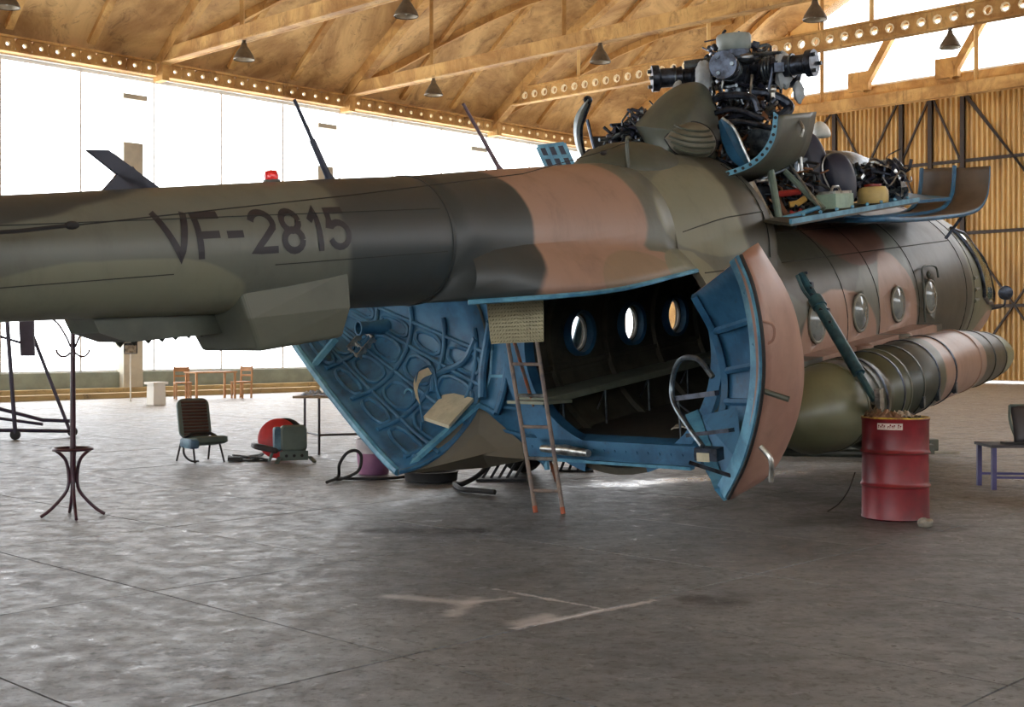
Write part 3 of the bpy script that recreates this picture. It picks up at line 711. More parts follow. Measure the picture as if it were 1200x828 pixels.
# flap on the port door
FP = [Vector(p) for p in ((-3.45, 1.95, .59), (-2.6, 1.6, 1.15), (-2.53, 1.13, .77), (-2.61, 1.06, .62), (-2.54, 1.61, .50), (-2.57, 1.98, .46))]
nrm = (FP[1]-FP[0]).cross(FP[2]-FP[0]).normalized()*.04
mb = MB(); c = sum(FP, Vector())/6 + Vector((-.12, -.05, 0))
mb.add(FP+[c]+[p+nrm for p in FP], [(i, (i+1) % 6, 6) for i in range(6)]+[(i, (i+1) % 6, 7+(i+1) % 6, 7+i) for i in range(6)]+[tuple(range(7, 13))[::-1]])
fl = part(mb, 'lower_flap', mat('brown_grey_flap', (108, 102, 88), .55, scale=2, var=.15), pd, 'folded brown-grey lower door flap')
mb = MB(); mb.bar(FP[0]+Vector((-.03, 0, .03)), FP[1]+Vector((-.03, 0, .03)), .1, .04); part(mb, 'flap_hinge', BLUEL, fl)
# folding seat and hoop on the port door
SP = [SEATB(496, 492, 13.5), SEATB(523, 462, 13.8), SEATB(555, 470, 13.45), SEATB(526, 502, 13.15)]
m_ = MB(); u = Vector((0, 0, .035)); m_.add(SP+[p+u for p in SP], [(0, 1, 2, 3), (7, 6, 5, 4), (0, 1, 5, 4), (1, 2, 6, 5), (2, 3, 7, 6), (3, 0, 4, 7)]); part(m_, 'fold_down_seat', CREAM, pd, 'cream fold-down seat')
m_ = MB(); P = smooth([SEATB(496, 495, 13.45), SEATB(491, 468, 13.6), SEATB(487, 447, 13.7), SEATB(492, 434, 13.8), SEATB(503, 429, 13.85), SEATB(509, 436, 13.85), SEATB(513, 462, 13.8)], 6); m_.tube(P, .014, 6); part(m_, 'seat_hoop', BLUE, pd)
m_ = MB(); P2 = smooth([SEATB(489, 466, 13.58), SEATB(486, 449, 13.68), SEATB(491, 436, 13.78), SEATB(503, 430, 13.83)], 5)
m_.loft([[p+Vector((-.02, -.0, -.0)), p+Vector((-.03, -.06, -.07))] for p in P2], False, False, True); part(m_, 'hoop_pad', CREAM, pd)
m_ = MB(); m_.tube([SEATB(494, 494, 13.4), SEATB(493, 528, 13.6)], .014, 6); part(m_, 'seat_leg', BLUE, pd)
# starboard clamshell door, part open, seen nearly edge-on
R = [(-4.52, -2.46, 2.68), (-4.63, -2.6, 2.46), (-4.67, -2.67, 2.15), (-4.61, -2.64, 1.8), (-4.49, -2.51, 1.43), (-4.31, -2.3, 1.07), (-4.15, -2.06, .76)]
S = [(-3.71, -2.19, 2.72), (-3.51, -2.35, 2.28), (-3.39, -2.39, 1.92), (-3.42, -2.41, 1.58), (-3.45, -2.33, 1.23), (-3.65, -2.2, .89), (-4.04, -2.05, .74)]
Fq = [(-2.8, -1.13, 2.30), (-2.6, -1.21, 1.96), (-2.52, -1.26, 1.63), (-2.5, -1.26, 1.38), (-2.6, -1.25, 1.15), (-2.98, -1.3, .96), (-3.7, -1.75, .76)]
Rs, Ss, Fs = smooth(R, 4), smooth(S, 4), smooth(Fq, 4); mb = MB(); rings = []
for a, b, c in zip(Rs, Ss, Fs):
    k1 = a+(b-a)*.5+(b-(a+c)/2)*.22; k2 = b+(c-b)*.5+(b-(a+c)/2)*.22
    rings.append(smooth([a, k1, b, k2, c], 4))
mb.loft(rings, False, False, True); sd_ = part(mb, 'rear_door', [PINKD, BLUE], label='starboard rear clamshell door half open, dusty pink outside and blue inside')
def skin_thick(o, centre, th=.05):       # solidify inwards, towards the given interior point
    me = o.data; f = me.polygons[len(me.polygons)//2]
    d = (Vector(centre)-f.center).dot(f.normal); s = o.modifiers.new('s', 'SOLIDIFY'); s.thickness = th; s.material_offset = 1
    s.offset = 1 if d > 0 else -1
skin_thick(sd_, (-3.6, -1.5, 1.6))
IN = Vector((-3.7, -1.55, 1.6))
def rimstrip(P, w, th, m, name, parent, label=None):
    mb = MB(); rr = []
    for i, p in enumerate(P):
        d = (IN-p); d.z *= .35; d.normalize(); t = (P[min(i+1, len(P)-1)]-P[max(i-1, 0)]).normalized(); nn = d.cross(t).normalized()
        rr.append([p-nn*th, p+d*w-nn*th, p+d*w+nn*th, p+nn*th])
    mb.loft(rr, True, True, False); return part(mb, name, m, parent, label)
rimstrip(Rs, .17, .02, BLUEL, 'door_rim', sd_)
mb = MB(); mb.tube([p+Vector((-.015, -.02, 0)) for p in Rs], .014, 6); part(mb, 'rubber_seal', BLACK, sd_)
rimstrip(Fs, .14, .03, BLUE, 'hinge_frame', sd_)
mb = MB()
for i in range(2, len(Rs)-3, 2):
    p = Rs[i]; d = (IN-p); d.z *= .35; d.normalize(); q = p+d*.09; mb.ell(q, (.022, .022, .022), 8, 5)
part(mb, 'rim_bolts', SILV, sd_, kind='stuff')
for i in (4, 9, 14):                     # cross ribs inside the shell
    r_ = rings[i]; P = [p+(IN-p).normalized()*.09 for p in r_]; m_ = MB(); m_.tube(P, .035, 6); part(m_, 'door_rib', BLUE, sd_)
FL2 = [Vector(p) for p in ((-2.97, -1.06, 1.21), (-2.89, -1.15, 1.25), (-4.05, -2.0, .84), (-4.14, -1.95, .82))]
m_ = MB(); u = Vector((.05, -.05, -.1)); m_.add(FL2+[p+u for p in FL2], [(0, 1, 2, 3), (7, 6, 5, 4), (0, 1, 5, 4), (1, 2, 6, 5), (2, 3, 7, 6), (3, 0, 4, 7)]); part(m_, 'lower_flap', BLUEL, sd_)
m_ = MB(); m_.add([Vector(p) for p in ((-2.95, -1.2, 1.2), (-4.1, -2.05, .78), (-4.3, -2.3, 1.05), (-3.3, -1.75, 1.35))]+[Vector(p)-Vector((0, 0, .03)) for p in ((-2.95, -1.2, 1.2), (-4.1, -2.05, .78), (-4.3, -2.3, 1.05), (-3.3, -1.75, 1.35))], [(0, 1, 2, 3), (7, 6, 5, 4), (0, 1, 5, 4), (1, 2, 6, 5), (2, 3, 7, 6), (3, 0, 4, 7)]); part(m_, 'flap_pan', BLUE, sd_)
# hoop and bench bracket in the starboard door
m_ = MB(); P = smooth([(-4.35, -2.1, 1.75), (-4.3, -1.95, 1.88), (-4.15, -1.72, 1.86), (-4.0, -1.55, 1.7), (-4.02, -1.55, 1.5), (-4.15, -1.75, 1.32), (-4.3, -1.95, 1.2)], 6); m_.tube(P, .022, 8); part(m_, 'seat_hoop', MET, sd_)
m_ = MB(); m_.bar((-4.3, -2.1, 1.62), (-4.0, -1.57, 1.52), .04, .04); m_.bar((-4.38, -2.25, 1.35), (-4.15, -1.75, 1.25), .06, .03); m_.box((-4.2, -1.95, 1.12), (.12, .2, .1)); m_.tube([(-4.25, -1.8, 1.05), (-4.2, -2.15, .95)], .018, 6); part(m_, 'seat_linkage', DMET, sd_)
m_ = MB(); m_.box((-4.26, -1.93, 1.1), (.01, .11, .07)); part(m_, 'data_plate', CREAM, sd_)
m_ = MB(); m_.tube([(-4.55, -2.62, 1.68), (-4.52, -2.8, 1.62)], .022, 8); part(m_, 'door_handle', DKG, sd_)
m_ = MB(); m_.tube(smooth([(-4.45, -2.52, 1.25), (-4.45, -2.6, 1.15), (-4.42, -2.58, .98)], 4), .02, 6); part(m_, 'latch', SILV, sd_)
m_ = MB(); m_.tube(smooth([(-4.6, -2.65, 2.2), (-4.55, -2.72, 2.16), (-4.52, -2.7, 2.06), (-4.55, -2.65, 2.02)], 4), .012, 6); part(m_, 'grab_loop', PINKD, sd_)
# hanging tread plate hatch under the tail, with embossed lozenges
m_ = MB(); A = [Vector(p) for p in ((-4.49, -.05, 2.42), (-4.19, -.44, 2.42), (-4.23, -.44, 2.01), (-4.5, -.08, 2.02))]
nn = Vector((-.78, -.6, 0)); m_.add(A+[p+nn*-.02 for p in A], [(0, 1, 2, 3), (7, 6, 5, 4), (0, 1, 5, 4), (1, 2, 6, 5), (2, 3, 7, 6), (3, 0, 4, 7)])
TREAD = mat('tread_plate', (150, 142, 112), .45, .4, scale=4, dirt=.3)
tp = part(m_, 'tread_plate_hatch', TREAD)
m_ = MB(); nx, nz = 18, 13; k = 0
for i in range(nx):
    for j in range(nz):
        u, w = (i+.5)/nx, (j+.5)/nz; c = A[0]*(1-u)*(1-w)+A[1]*u*(1-w)+A[2]*u*w+A[3]*(1-u)*w
        ex = (A[1]-A[0]).normalized(); s = 1 if i < nx/2 else -1; d = (ex+Vector((0, 0, s))).normalized()*.016; e = (ex-Vector((0, 0, s))).normalized()*.0035
        m_.add([c-d+nn*.001, c-e*1.6+nn*.001, c+d+nn*.001, c+e*1.6+nn*.001, c+nn*.009], [(0, 1, 4), (1, 2, 4), (2, 3, 4), (3, 0, 4)])
o = part(m_, 'embossed_lozenges', TREAD, tp); o['kind'] = 'stuff'
# external fuel tank, starboard
TKM = camo('tank_camouflage', (74, 76, 60), [(-.1, .75, .3, 2, (46, 52, 44)), (1.0, 2.6, .3, 2, PNK), (2.6, 3.7, .3, 2, OLV), (3.6, 5.2, .3, 2, (120, 128, 100)), (-3.4, -1.3, .3, 2, (98, 100, 76)), (-1.35, -.5, .3, 2, (56, 58, 44))], .35)
mb = MB(); AX = [(-2.25, .02, 1.06), (-2.2, .16, 1.06), (-2.05, .3, 1.06), (-1.8, .39, 1.06), (-1.4, .43, 1.06), (-.75, .43, 1.06), (-.7, .36, 1.07), (-.45, .36, 1.07), (-.4, .42, 1.07), (1.0, .41, 1.08), (2.4, .38, 1.06), (3.3, .34, 1.0), (4.0, .28, .95), (4.35, .2, .92), (4.52, .1, .91), (4.57, .01, .91)]
TY = -1.72
mb.loft([[Vector((x, TY+r*cos(2*pi*k/40), z+r*sin(2*pi*k/40))) for k in range(40)] for x, r, z in AX], True, False, True)
tank = part(mb, 'external_fuel_tank', TKM, sharp=60)
def axr(x):
    for a, b in zip(AX, AX[1:]):
        if a[0] <= x <= b[0]: f = (x-a[0])/(b[0]-a[0]); return a[1]+(b[1]-a[1])*f, a[2]+(b[2]-a[2])*f
for x in (-1.35, -1.0, -.85, -.35, -.15, .25, .75, 1.35, 2.35, 3.0, 3.6):
    r, z = axr(x); m_ = MB(); m_.lathe((x-.02, TY, z), [(r, 0), (r+.012, .005), (r+.012, .035), (r, .04)], 40, (1, 0, 0), caps=False); part(m_, 'tank_strap', DMET if x in (.75, 1.35, -.35, -.85) else TKM, tank)
for x in (.25, .75, 1.35):
    r, z = axr(x); m_ = MB(); m_.box((x, TY-r*.93, z-r*.45), (.05, .05, .12)); m_.tube([(x, TY-r*.98, z-r*.3), (x, TY-r*.9, z-r*.62)], .012, 6); part(m_, 'strap_buckle', MET, tank)
mb = MB(); mb.box((.2, -1.35, 1.44), (4.6, .3, .12)); mb.box((2.6, -1.38, 1.40), (.5, .2, .16)); mb.lathe((.1, -1.55, 1.45), [(.1, 0), (.1, .06), (.03, .08)], 16); mb.lathe((1.4, -1.5, 1.46), [(.12, 0), (.1, .04)], 16); part(mb, 'tank_fairing_strip', CAM, tank)
mb = MB()
for x in (-.6, -.1, .5, 3.0, 3.8): mb.tube([(x, -1.3, 1.0), (x, -1.6, .8)], .03, 8)
part(mb, 'tank_bracket', DMET, tank)
# port tank, only glimpsed
mb = MB(); mb.loft([[Vector((x, 1.72+r*cos(2*pi*k/24), z+r*sin(2*pi*k/24))) for k in range(24)] for x, r, z in AX[2:-2]], True, True, True); part(mb, 'external_fuel_tank', TKM)
# landing gear
TYRE = mat('tyre_rubber', (34, 32, 32), .8)
for s, wx in ((-1, -.75), (1, -1.0)):
    gz = -.107*0
    cz = .43 + .107*-wx*1.0
    m_ = MB(); m_.lathe((wx, s*2.25-.12, cz), [(.22, .0), (.36, -.0), (.42, .05), (.43, .12), (.42, .19), (.36, .24), (.22, .24)], 36, (0, 1, 0)); w = part(m_, 'main_wheel', TYRE)
    m_ = MB(); m_.lathe((wx, s*2.25-.13, cz), [(.05, -.02), (.2, 0), (.22, .02), (.22, .24), (.2, .26), (.05, .28)], 24, (0, 1, 0)); part(m_, 'wheel_hub', DKG, w)
    STR = mat('strut_blue', (70, 112, 126), .3, .4, scale=6, c2=(40, 70, 84))
    top = Vector((-.8, s*1.27, 2.33)); low = Vector((-1.5, -2.27, 1.16)) if s < 0 else Vector((-.6, 2.0, .82)); ax = low-top
    m_ = MB(); m_.tube([top, top+ax*.25], .045, 10); m_.tube([top+ax*.2, top+ax*.27], .075, 12); m_.tube([top+ax*.27, top+ax*.8], .06, 12); m_.tube([top+ax*.8, low], .035, 10)
    m_.tube(smooth([top+Vector((-.1, 0, .0)), top+ax*.15+Vector((-.08, -.03*s, 0)), top+ax*.3], 4), .018, 6)
    lg = part(m_, 'shock_strut', STR); m_ = MB(); m_.tube([low, (wx, s*2.1, cz)], .05, 10); m_.tube([(-.2, s*1.1, .6), (wx, s*2.1, cz)], .045, 10); m_.tube([(-1.6, s*.9, .62), (wx, s*2.1, cz)], .04, 10); part(m_, 'gear_leg', DKG)
    if s < 0:
        m_ = MB(); m_.box(low+Vector((-.05, -.06, .02)), (.1, .05, .2)); part(m_, 'strut_clamp', SILV, lg)
        m_ = MB()
        for k in range(16):
            p = top+ax*(k/34)+Vector((random.uniform(-.05, .05), random.uniform(-.05, 0), random.uniform(-.03, .03))); m_.box(p, (random.uniform(.02, .06),)*3, Matrix.Rotation(k, 3, 'X'))
        part(m_, 'strut_fittings', DMET, lg, kind='stuff')
m_ = MB()
for y in (-.16, .16): m_.lathe((4.2, y-.06, -.14+.0), [(.15, 0), (.29, 0), (.3, .06), (.29, .12), (.15, .12)], 28, (0, 1, 0))
part(m_, 'nose_wheel', TYRE); m_ = MB(); m_.tube([(4.2, 0, -.14), (4.15, 0, .6)], .06, 10); m_.tube([(4.2, -.16, -.14), (4.2, .16, -.14)], .04, 8); part(m_, 'nose_leg', DKG)
# window frame details, emergency window panel, seams on the fuselage side
m_ = MB(); m_.tube(smooth([(2.85, -1.27, 1.5), (2.82, -1.275, 2.0), (2.9, -1.24, 2.17), (3.2, -1.235, 2.19), (3.42, -1.24, 2.15), (3.45, -1.255, 2.02)], 6), .014, 6); m_.ell((3.1, -1.25, 2.08), (.05, .03, .05), 10, 6); part(m_, 'window_handle', DKG, fus)
def skinpath(pts, r=.006):
    P = []
    for (x, th) in pts:
        C, q = srad(x, th); P.append(Vector((x, -q*sin(th), C-q*cos(th))))
    return P
for x in (-1.0, .42, 1.38, 2.72, 4.6, 5.0):
    m_ = MB(); m_.tube(skinpath([(x, .5+2.3*k/24) for k in range(25)]), .006, 5); part(m_, 'panel_seam', SEAM, fus)
for th, x0, x1 in ((1.95, -2.4, 4.6), (2.35, -2.4, 3.2)):
    m_ = MB(); m_.tube(skinpath([(x0+(x1-x0)*k/24, th) for k in range(25)]), .006, 5); part(m_, 'panel_seam', SEAM, fus)
m_ = MB()
for i in range(6):
    x = -.95+.28*i
    C, q = srad(x, 2.2); m_.add([Vector((x, -q*sin(2.2), C-q*cos(2.2)))+Vector(v) for v in ((0, 0, .0), (.18, 0, 0), (.18, .02, .06), (0, .02, .06), (.09, -.03, .03))], [(0, 1, 4), (1, 2, 4), (2, 3, 4), (3, 0, 4)])
# cockpit glazing on the starboard nose
def skin(x, th, off=.012):
    C, q = srad(x, th); return Vector((x, -(q+off)*sin(th), C-(q+off)*cos(th)))
GL2 = NT('cockpit_glass'); GL2.b.inputs['Base Color'].default_value = lin((96, 112, 92)); GL2.b.inputs['Roughness'].default_value = .1
m_ = MB(); rr = []
for k in range(9):
    u = k/8; rr.append([skin(5.2+.3*w+1.7*u*(.5+.5*w), 2.25-.85*w, .015) for w in [j/8 for j in range(9)]])
m_.loft(rr, False, False, True); cg = part(m_, 'cockpit_window', GL2.m, fus, 'curved cockpit side window')
m_ = MB(); E_ = rr[0]; m_.tube(E_, .03, 8); m_.tube([r[-1] for r in rr], .025, 8); m_.tube([r[0] for r in rr], .025, 8); m_.tube(rr[-1], .02, 8); part(m_, 'cockpit_window_frame', DMET, cg)
for th in (1.55, 1.42, 1.3):
    m_ = MB(); c = skin(5.12, th, .01); m_.tube([c+Vector((-.12, 0, 0)), c+Vector((.1, .02, 0))], .03, 8); part(m_, 'hinge_fairing', CAM, fus)
m_ = MB(); m_.lathe(SEATB(1178, 343, 19.6), [(.0, -.02), (.1, -.02), (.11, 0), (.11, .03), (.09, .04), (.0, .045)], 24, (-.8, -.5, 0)); mi_ = part(m_, 'mirror', DMET, None, 'round mirror on the nose')
m_ = MB(); m_.tube(smooth([SEATB(1178, 345, 19.65), SEATB(1176, 358, 19.6), SEATB(1162, 362, 19.6)], 4), .016, 6); part(m_, 'mirror_arm', DMET, mi_)
# ---------------------------------------------------------------- engine deck and rotor head (children of the helicopter)
HINV = HMX.inverted()
def WPT(px, py, Y): return Vector(((px-600)/1500*Y, Y, 1.55+(400-py)/1500*Y))
def B(px, py, Y): return HINV @ WPT(px, py, Y)
def bulge(mb, out, Y, depth, back=0, lv=7, c=None, mi=0):
    out = smooth(list([(p[0], p[1], 0) for p in out])+[(out[0][0], out[0][1], 0)], 5)[:-1]
    cx = sum(p[0] for p in out)/len(out); cy = sum(p[1] for p in out)/len(out)
    if c: cx, cy = c
    rings = []
    if back: rings.append([B(p[0], p[1], Y+back) for p in out])
    for i in range(lv+1):
        a = pi/2*i/lv*.97; s = cos(a); rings.append([B(cx+(p[0]-cx)*s, cy+(p[1]-cy)*s, Y-depth*sin(a)) for p in out])
    return mb.loft(rings, True, True, True, mi)
def clutter(name, x0, x1, y0, y1, Y0, Y1, n, mats, seed, big=.05, parent=None, mask=None):
    rnd = random.Random(seed)
    for mi, m in enumerate(mats):
        mb = MB()
        for _ in range(n//len(mats)):
            for _t in range(20):
                px, py = rnd.uniform(x0, x1), rnd.uniform(y0, y1)
                if mask is None or mask(px, py): break
            c = B(px, py, rnd.uniform(Y0, Y1)); k = rnd.random()
            if k < .5:
                d = Vector((rnd.gauss(0, 1), rnd.gauss(0, 1), rnd.gauss(0, .7))).normalized()*rnd.uniform(.08, .22); e = Vector((rnd.gauss(0, .07), rnd.gauss(0, .07), rnd.gauss(0, .07)))
                mb.tube(smooth([c-d, c-d*.3+e, c+d*.4-e*.6, c+d], 3), rnd.uniform(.008, .022), 6)
            elif k < .75: mb.box(c, [rnd.uniform(.03, big*2) for _ in range(3)], Matrix.Rotation(rnd.uniform(0, 3), 3, (rnd.random(), rnd.random(), 1)))
            else: mb.lathe(c, [(.0, -.03), (rnd.uniform(.02, big), -.03), (rnd.uniform(.02, big), .03), (.0, .035)], 10, (rnd.gauss(0, 1), rnd.gauss(0, 1), rnd.gauss(0, 1)))
        part(mb, name, m, parent, kind='stuff')
DECK = MB(); DECK.box((1.2, 0, 2.99), (3.6, 1.3, .1)); part(DECK, 'engine_deck', DKG)
mb = MB(); mb.ell((-2.0, 0, 3.42), (.8, .5, .36), 28, 10); part(mb, 'rear_cowl_hump', DKG)
# big rear cowl with its louvred blister
mb = MB(); bulge(mb, [(743, 147), (757, 131), (778, 110), (800, 98), (822, 97), (834, 112), (843, 145), (848, 180), (846, 206), (810, 208), (768, 205), (763, 188), (756, 168)], 14.2, .75, .25)
cw = part(mb, 'gearbox_cowl', DKG, sharp=50)
mb = MB(); bulge(mb, [(779, 162), (792, 149), (812, 143), (830, 150), (839, 166), (834, 180), (818, 188), (800, 183), (788, 175)], 13.46, .2)
lv_ = part(mb, 'louvred_blister', mat('blister_olive', (104, 100, 84), .5, scale=5), cw)
for k in range(5):
    y = 153+6.5*k; m_ = MB(); P = []
    for i in range(9):
        u = i/8*2-1; x = 811+(27-abs(k-2.2)*3.2)*u; yy = y-3.5*u*u+u*3; P.append(B(x, yy, 13.45-.2*sqrt(max(0, 1-((x-810)/31)**2-((yy-166)/24)**2)))); 
    m_.tube(P, .014, 6); part(m_, 'louvre_ridge', DKG, lv_)
m_ = MB(); P = smooth([(p[0], p[1], 0) for p in [(779, 162), (792, 149), (812, 143), (830, 150), (839, 166), (834, 180), (818, 188), (800, 183), (788, 175), (779, 162)]], 4); m_.tube([B(p[0], p[1], 13.5) for p in P], .014, 6); part(m_, 'blister_seal', BLACK, lv_)
clutter('exposed_pipework', 712, 762, 130, 190, 14.1, 14.5, 130, [DMET, MET, NAVY], 3, .05, None, lambda x, y: y > 130+(752-x)*.75 and y < 200-(752-x)*.4)
m_ = MB(); bulge(m_, [(714, 165), (728, 146), (748, 134), (762, 160), (766, 192), (748, 178)], 14.6, .15); part(m_, 'dark_duct', DMET)
# upright cowl leaf, port side
m_ = MB(); o1 = smooth([(688, 116, 0), (675, 134, 0), (672, 152, 0), (675, 172, 0), (683, 189, 0)], 5); o2 = smooth([(692, 118, 0), (686, 134, 0), (681, 150, 0), (682, 170, 0), (688, 190, 0)], 5)
m_.loft([[B(a[0], a[1], 15.0) for a in o1], [B((a[0]+b[0])/2-1, a[1], 14.9) for a, b in zip(o1, o2)], [B(b[0], b[1], 15.05) for b in o2]], False, False, True)
lf = part(m_, 'upright_cowl_leaf', mat('pale_blue_leaf', (150, 172, 176), .4, scale=6, c2=(104, 128, 138))); so = lf.modifiers.new('s', 'SOLIDIFY'); so.thickness = .02
m_ = MB(); m_.tube([B(b[0], b[1], 15.05) for b in o2], .025, 6); m_.tube([B(688, 140, 15), B(694, 165, 15), B(700, 187, 15)], .02, 6); m_.ell(B(689, 117, 15), (.07, .05, .05), 10, 6); m_.ell(B(693, 182, 15), (.1, .08, .08), 12, 8); part(m_, 'leaf_stay', DMET, lf)
# gridded panel standing open beyond the boom
def quadslab(mb, P, th): 
    P = [Vector(p) for p in P]; n = (P[1]-P[0]).cross(P[2]-P[0]).normalized()*th
    return mb.add(P+[p+n for p in P], [(3, 2, 1, 0), (4, 5, 6, 7), (0, 1, 5, 4), (1, 2, 6, 5), (2, 3, 7, 6), (3, 0, 4, 7)])
def gridpanel(name, corners, Y, nx, ny, m, fm, parent=None):
    P = [B(x, y, Y) for x, y in corners]; mb = MB(); quadslab(mb, P, .02); o = part(mb, name, m, parent)
    def at(u, w): return (P[0]*(1-u)+P[1]*u)*(1-w)+(P[3]*(1-u)+P[2]*u)*w
    for i in range(nx+1): m_ = MB(); m_.bar(at(i/nx, 0), at(i/nx, 1), .03, .04); part(m_, 'grid_bar', fm, o)
    for i in range(ny+1): m_ = MB(); m_.bar(at(0, i/ny), at(1, i/ny), .03, .04); part(m_, 'grid_bar', fm, o)
    return o
gridpanel('gridded_hatch', [(630, 172), (661, 168), (674, 197), (641, 197)], 14.4, 3, 2, NAVY, BLUEL)
m_ = MB(); quadslab(m_, [B(693, 160, 15.6), B(716, 159, 15.6), B(714, 190, 15.6), B(698, 190, 15.6)], .04); part(m_, 'far_cowl_panel', BLACK)
# crescent cowl panel with a drilled blue rim
RI = smooth([(841, 209, 0), (860, 204, 0), (882, 195, 0), (899, 180, 0), (909, 160, 0), (912, 135, 0)], 5); OU = smooth([(844, 214, 0), (880, 212, 0), (914, 205, 0), (938, 189, 0), (950, 166, 0), (957, 131, 0)], 5)
m_ = MB(); rr = []
for k in range(7):
    u = k/6; rr.append([B(a[0]*(1-u)+b[0]*u, a[1]*(1-u)+b[1]*u, 13.1+1.0*u-.12*sin(pi*u)) for a, b in zip(RI, OU)])
m_.loft(rr, False, False, True); cp = part(m_, 'crescent_cowl_panel', DKG); so = cp.modifiers.new('s', 'SOLIDIFY'); so.thickness = .02
m_ = MB(); IR = [(p[0]-5.5, p[1]-4.5) for p in RI]
m_.loft([[B(a[0], a[1], 13.09) for a in RI], [B(b[0], b[1], 13.12) for b in IR], [B(b[0], b[1], 13.16) for b in IR]], False, False, False); rm = part(m_, 'drilled_rim', BLUEL, cp)
for k in range(2, len(RI)-1, 2):
    a, b = RI[k], IR[k]; c = B((a[0]+b[0])/2, (a[1]+b[1])/2, 13.1); m_ = MB(); m_.cyl(c, c+(B(600, 400, 0)-c).normalized()*.012, .017, 10); part(m_, 'rim_hole', BLACK, rm)
m_ = MB(); m_.tube(smooth([B(937, 142, 13.55), B(941, 150, 13.5), B(939, 160, 13.5)], 4), .018, 6); part(m_, 'panel_latch', SILV, cp)
m_ = MB(); L1 = smooth([(842, 142, 0), (846, 165, 0), (858, 188, 0), (884, 206, 0)], 5); L2_ = smooth([(846, 138, 0), (860, 150, 0), (872, 175, 0), (886, 205, 0)], 5)
m_.loft([[B(a[0], a[1], 13.7) for a in L1], [B((a[0]+b[0])/2, (a[1]+b[1])/2, 13.62) for a, b in zip(L1, L2_)], [B(b[0], b[1], 13.7) for b in L2_]], False, False, True); lf2 = part(m_, 'inner_cowl_leaf', BLUE)
m_ = MB(); m_.tube([B(b[0], b[1], 13.68) for b in L2_], .018, 6); part(m_, 'leaf_edge', SILV, lf2)
clutter('exposed_pipework', 840, 872, 165, 203, 13.75, 14.1, 60, [DMET, COPPER, MET], 5, .03)
# main gearbox, swash plate, rotor head
MC = (.48, 0)
m_ = MB(); m_.lathe((MC[0], 0, 3.1), [(.42, 0), (.45, .35), (.5, .38), (.5, .44), (.4, .46), (.36, .7), (.3, .8), (.22, .95), (.14, 1.0), (.12, 1.5), (.0, 1.5)], 32); gb = part(m_, 'main_gearbox', MET)
for k in range(16):
    a = 2*pi*k/16; m_ = MB(); m_.lathe((MC[0]+.47*cos(a), .47*sin(a), 3.5), [(.025, 0), (.025, .06), (0, .07)], 8); part(m_, 'flange_bolt', SILV, gb)
m_ = MB(); m_.box((MC[0]-.1, -.5, 3.75), (.8, .3, .26)); m_.box((MC[0]-.1, -.5, 3.56), (.9, .36, .05)); m_.box((MC[0]-.1, -.5, 3.9), (.6, .26, .04))
for k in range(6): m_.cyl((MC[0]-.4+.13*k, -.66, 3.68), (MC[0]-.4+.13*k, -.64, 3.68), .025, 8)
part(m_, 'oil_sump', MET, gb)
m_ = MB(); m_.torus((MC[0], 0, 4.18), .3, .04); m_.lathe((MC[0], 0, 4.15), [(.1, 0), (.3, .02), (.3, .06), (.12, .1)], 28); sw = part(m_, 'swash_plate', MET)
m_ = MB(); m_.torus((MC[0], 0, 4.08), .34, .025); m_.torus((MC[0], 0, 4.0), .28, .02); part(m_, 'swash_ring', DMET, sw)
for k in range(5):
    a = 2*pi*k/5+.3; m_ = MB(); m_.tube([(MC[0]+.3*cos(a), .3*sin(a), 4.2), (MC[0]+.27*cos(a+.3), .27*sin(a+.3), 4.55)], .018, 8); m_.ell((MC[0]+.3*cos(a), .3*sin(a), 4.2), (.04,)*3, 8, 6); part(m_, 'pitch_rod', SILV, sw)
clutter('exposed_pipework', 832, 912, 112, 172, 14.2, 15.3, 190, [DMET, MET, NAVY, COPPER], 11, .05)
m_ = MB(); m_.tube(smooth([B(880, 108, 14.5), B(905, 112, 14.4), B(925, 125, 14.4), B(912, 140, 14.3)], 5), .06, 10); m_.tube(smooth([B(832, 120, 14.1), B(850, 112, 14), B(880, 114, 14), B(888, 130, 14)], 5), .04, 8); m_.tube(smooth([B(832, 134, 14), B(860, 128, 13.9), B(895, 140, 13.9)], 5), .03, 8); m_.tube(smooth([B(838, 150, 14), B(862, 142, 13.9), B(905, 150, 13.9)], 5), .03, 8)
part(m_, 'oil_hose', DMET, gb, kind='stuff')
m_ = MB(); m_.tube([B(905, 108, 14.3), B(906, 122, 14.3)], .03, 8); m_.ell(B(905, 105, 14.3), (.05, .05, .05), 10, 6); m_.ell(B(906, 120, 14.3), (.06, .06, .04), 10, 6); part(m_, 'filler_valve', SILV, gb)
rh = MB(); rh.lathe((MC[0], 0, 4.42), [(.1, 0), (.2, .04), (.24, .12), (.24, .3), (.17, .36), (.17, .44), (.0, .46)], 24); head = part(rh, 'rotor_head', DMET)
m_ = MB(); m_.lathe((MC[0], 0, 4.86), [(.18, 0), (.195, .03), (.2, .15), (.185, .18), (.0, .2)], 32); part(m_, 'rotor_cap', mat('grey_cap_paint', (132, 142, 138), .45, scale=4), head, 'round grey cap on the rotor head')
RAG = mat('pale_grease_cloth', (176, 184, 188), .8, scale=9)
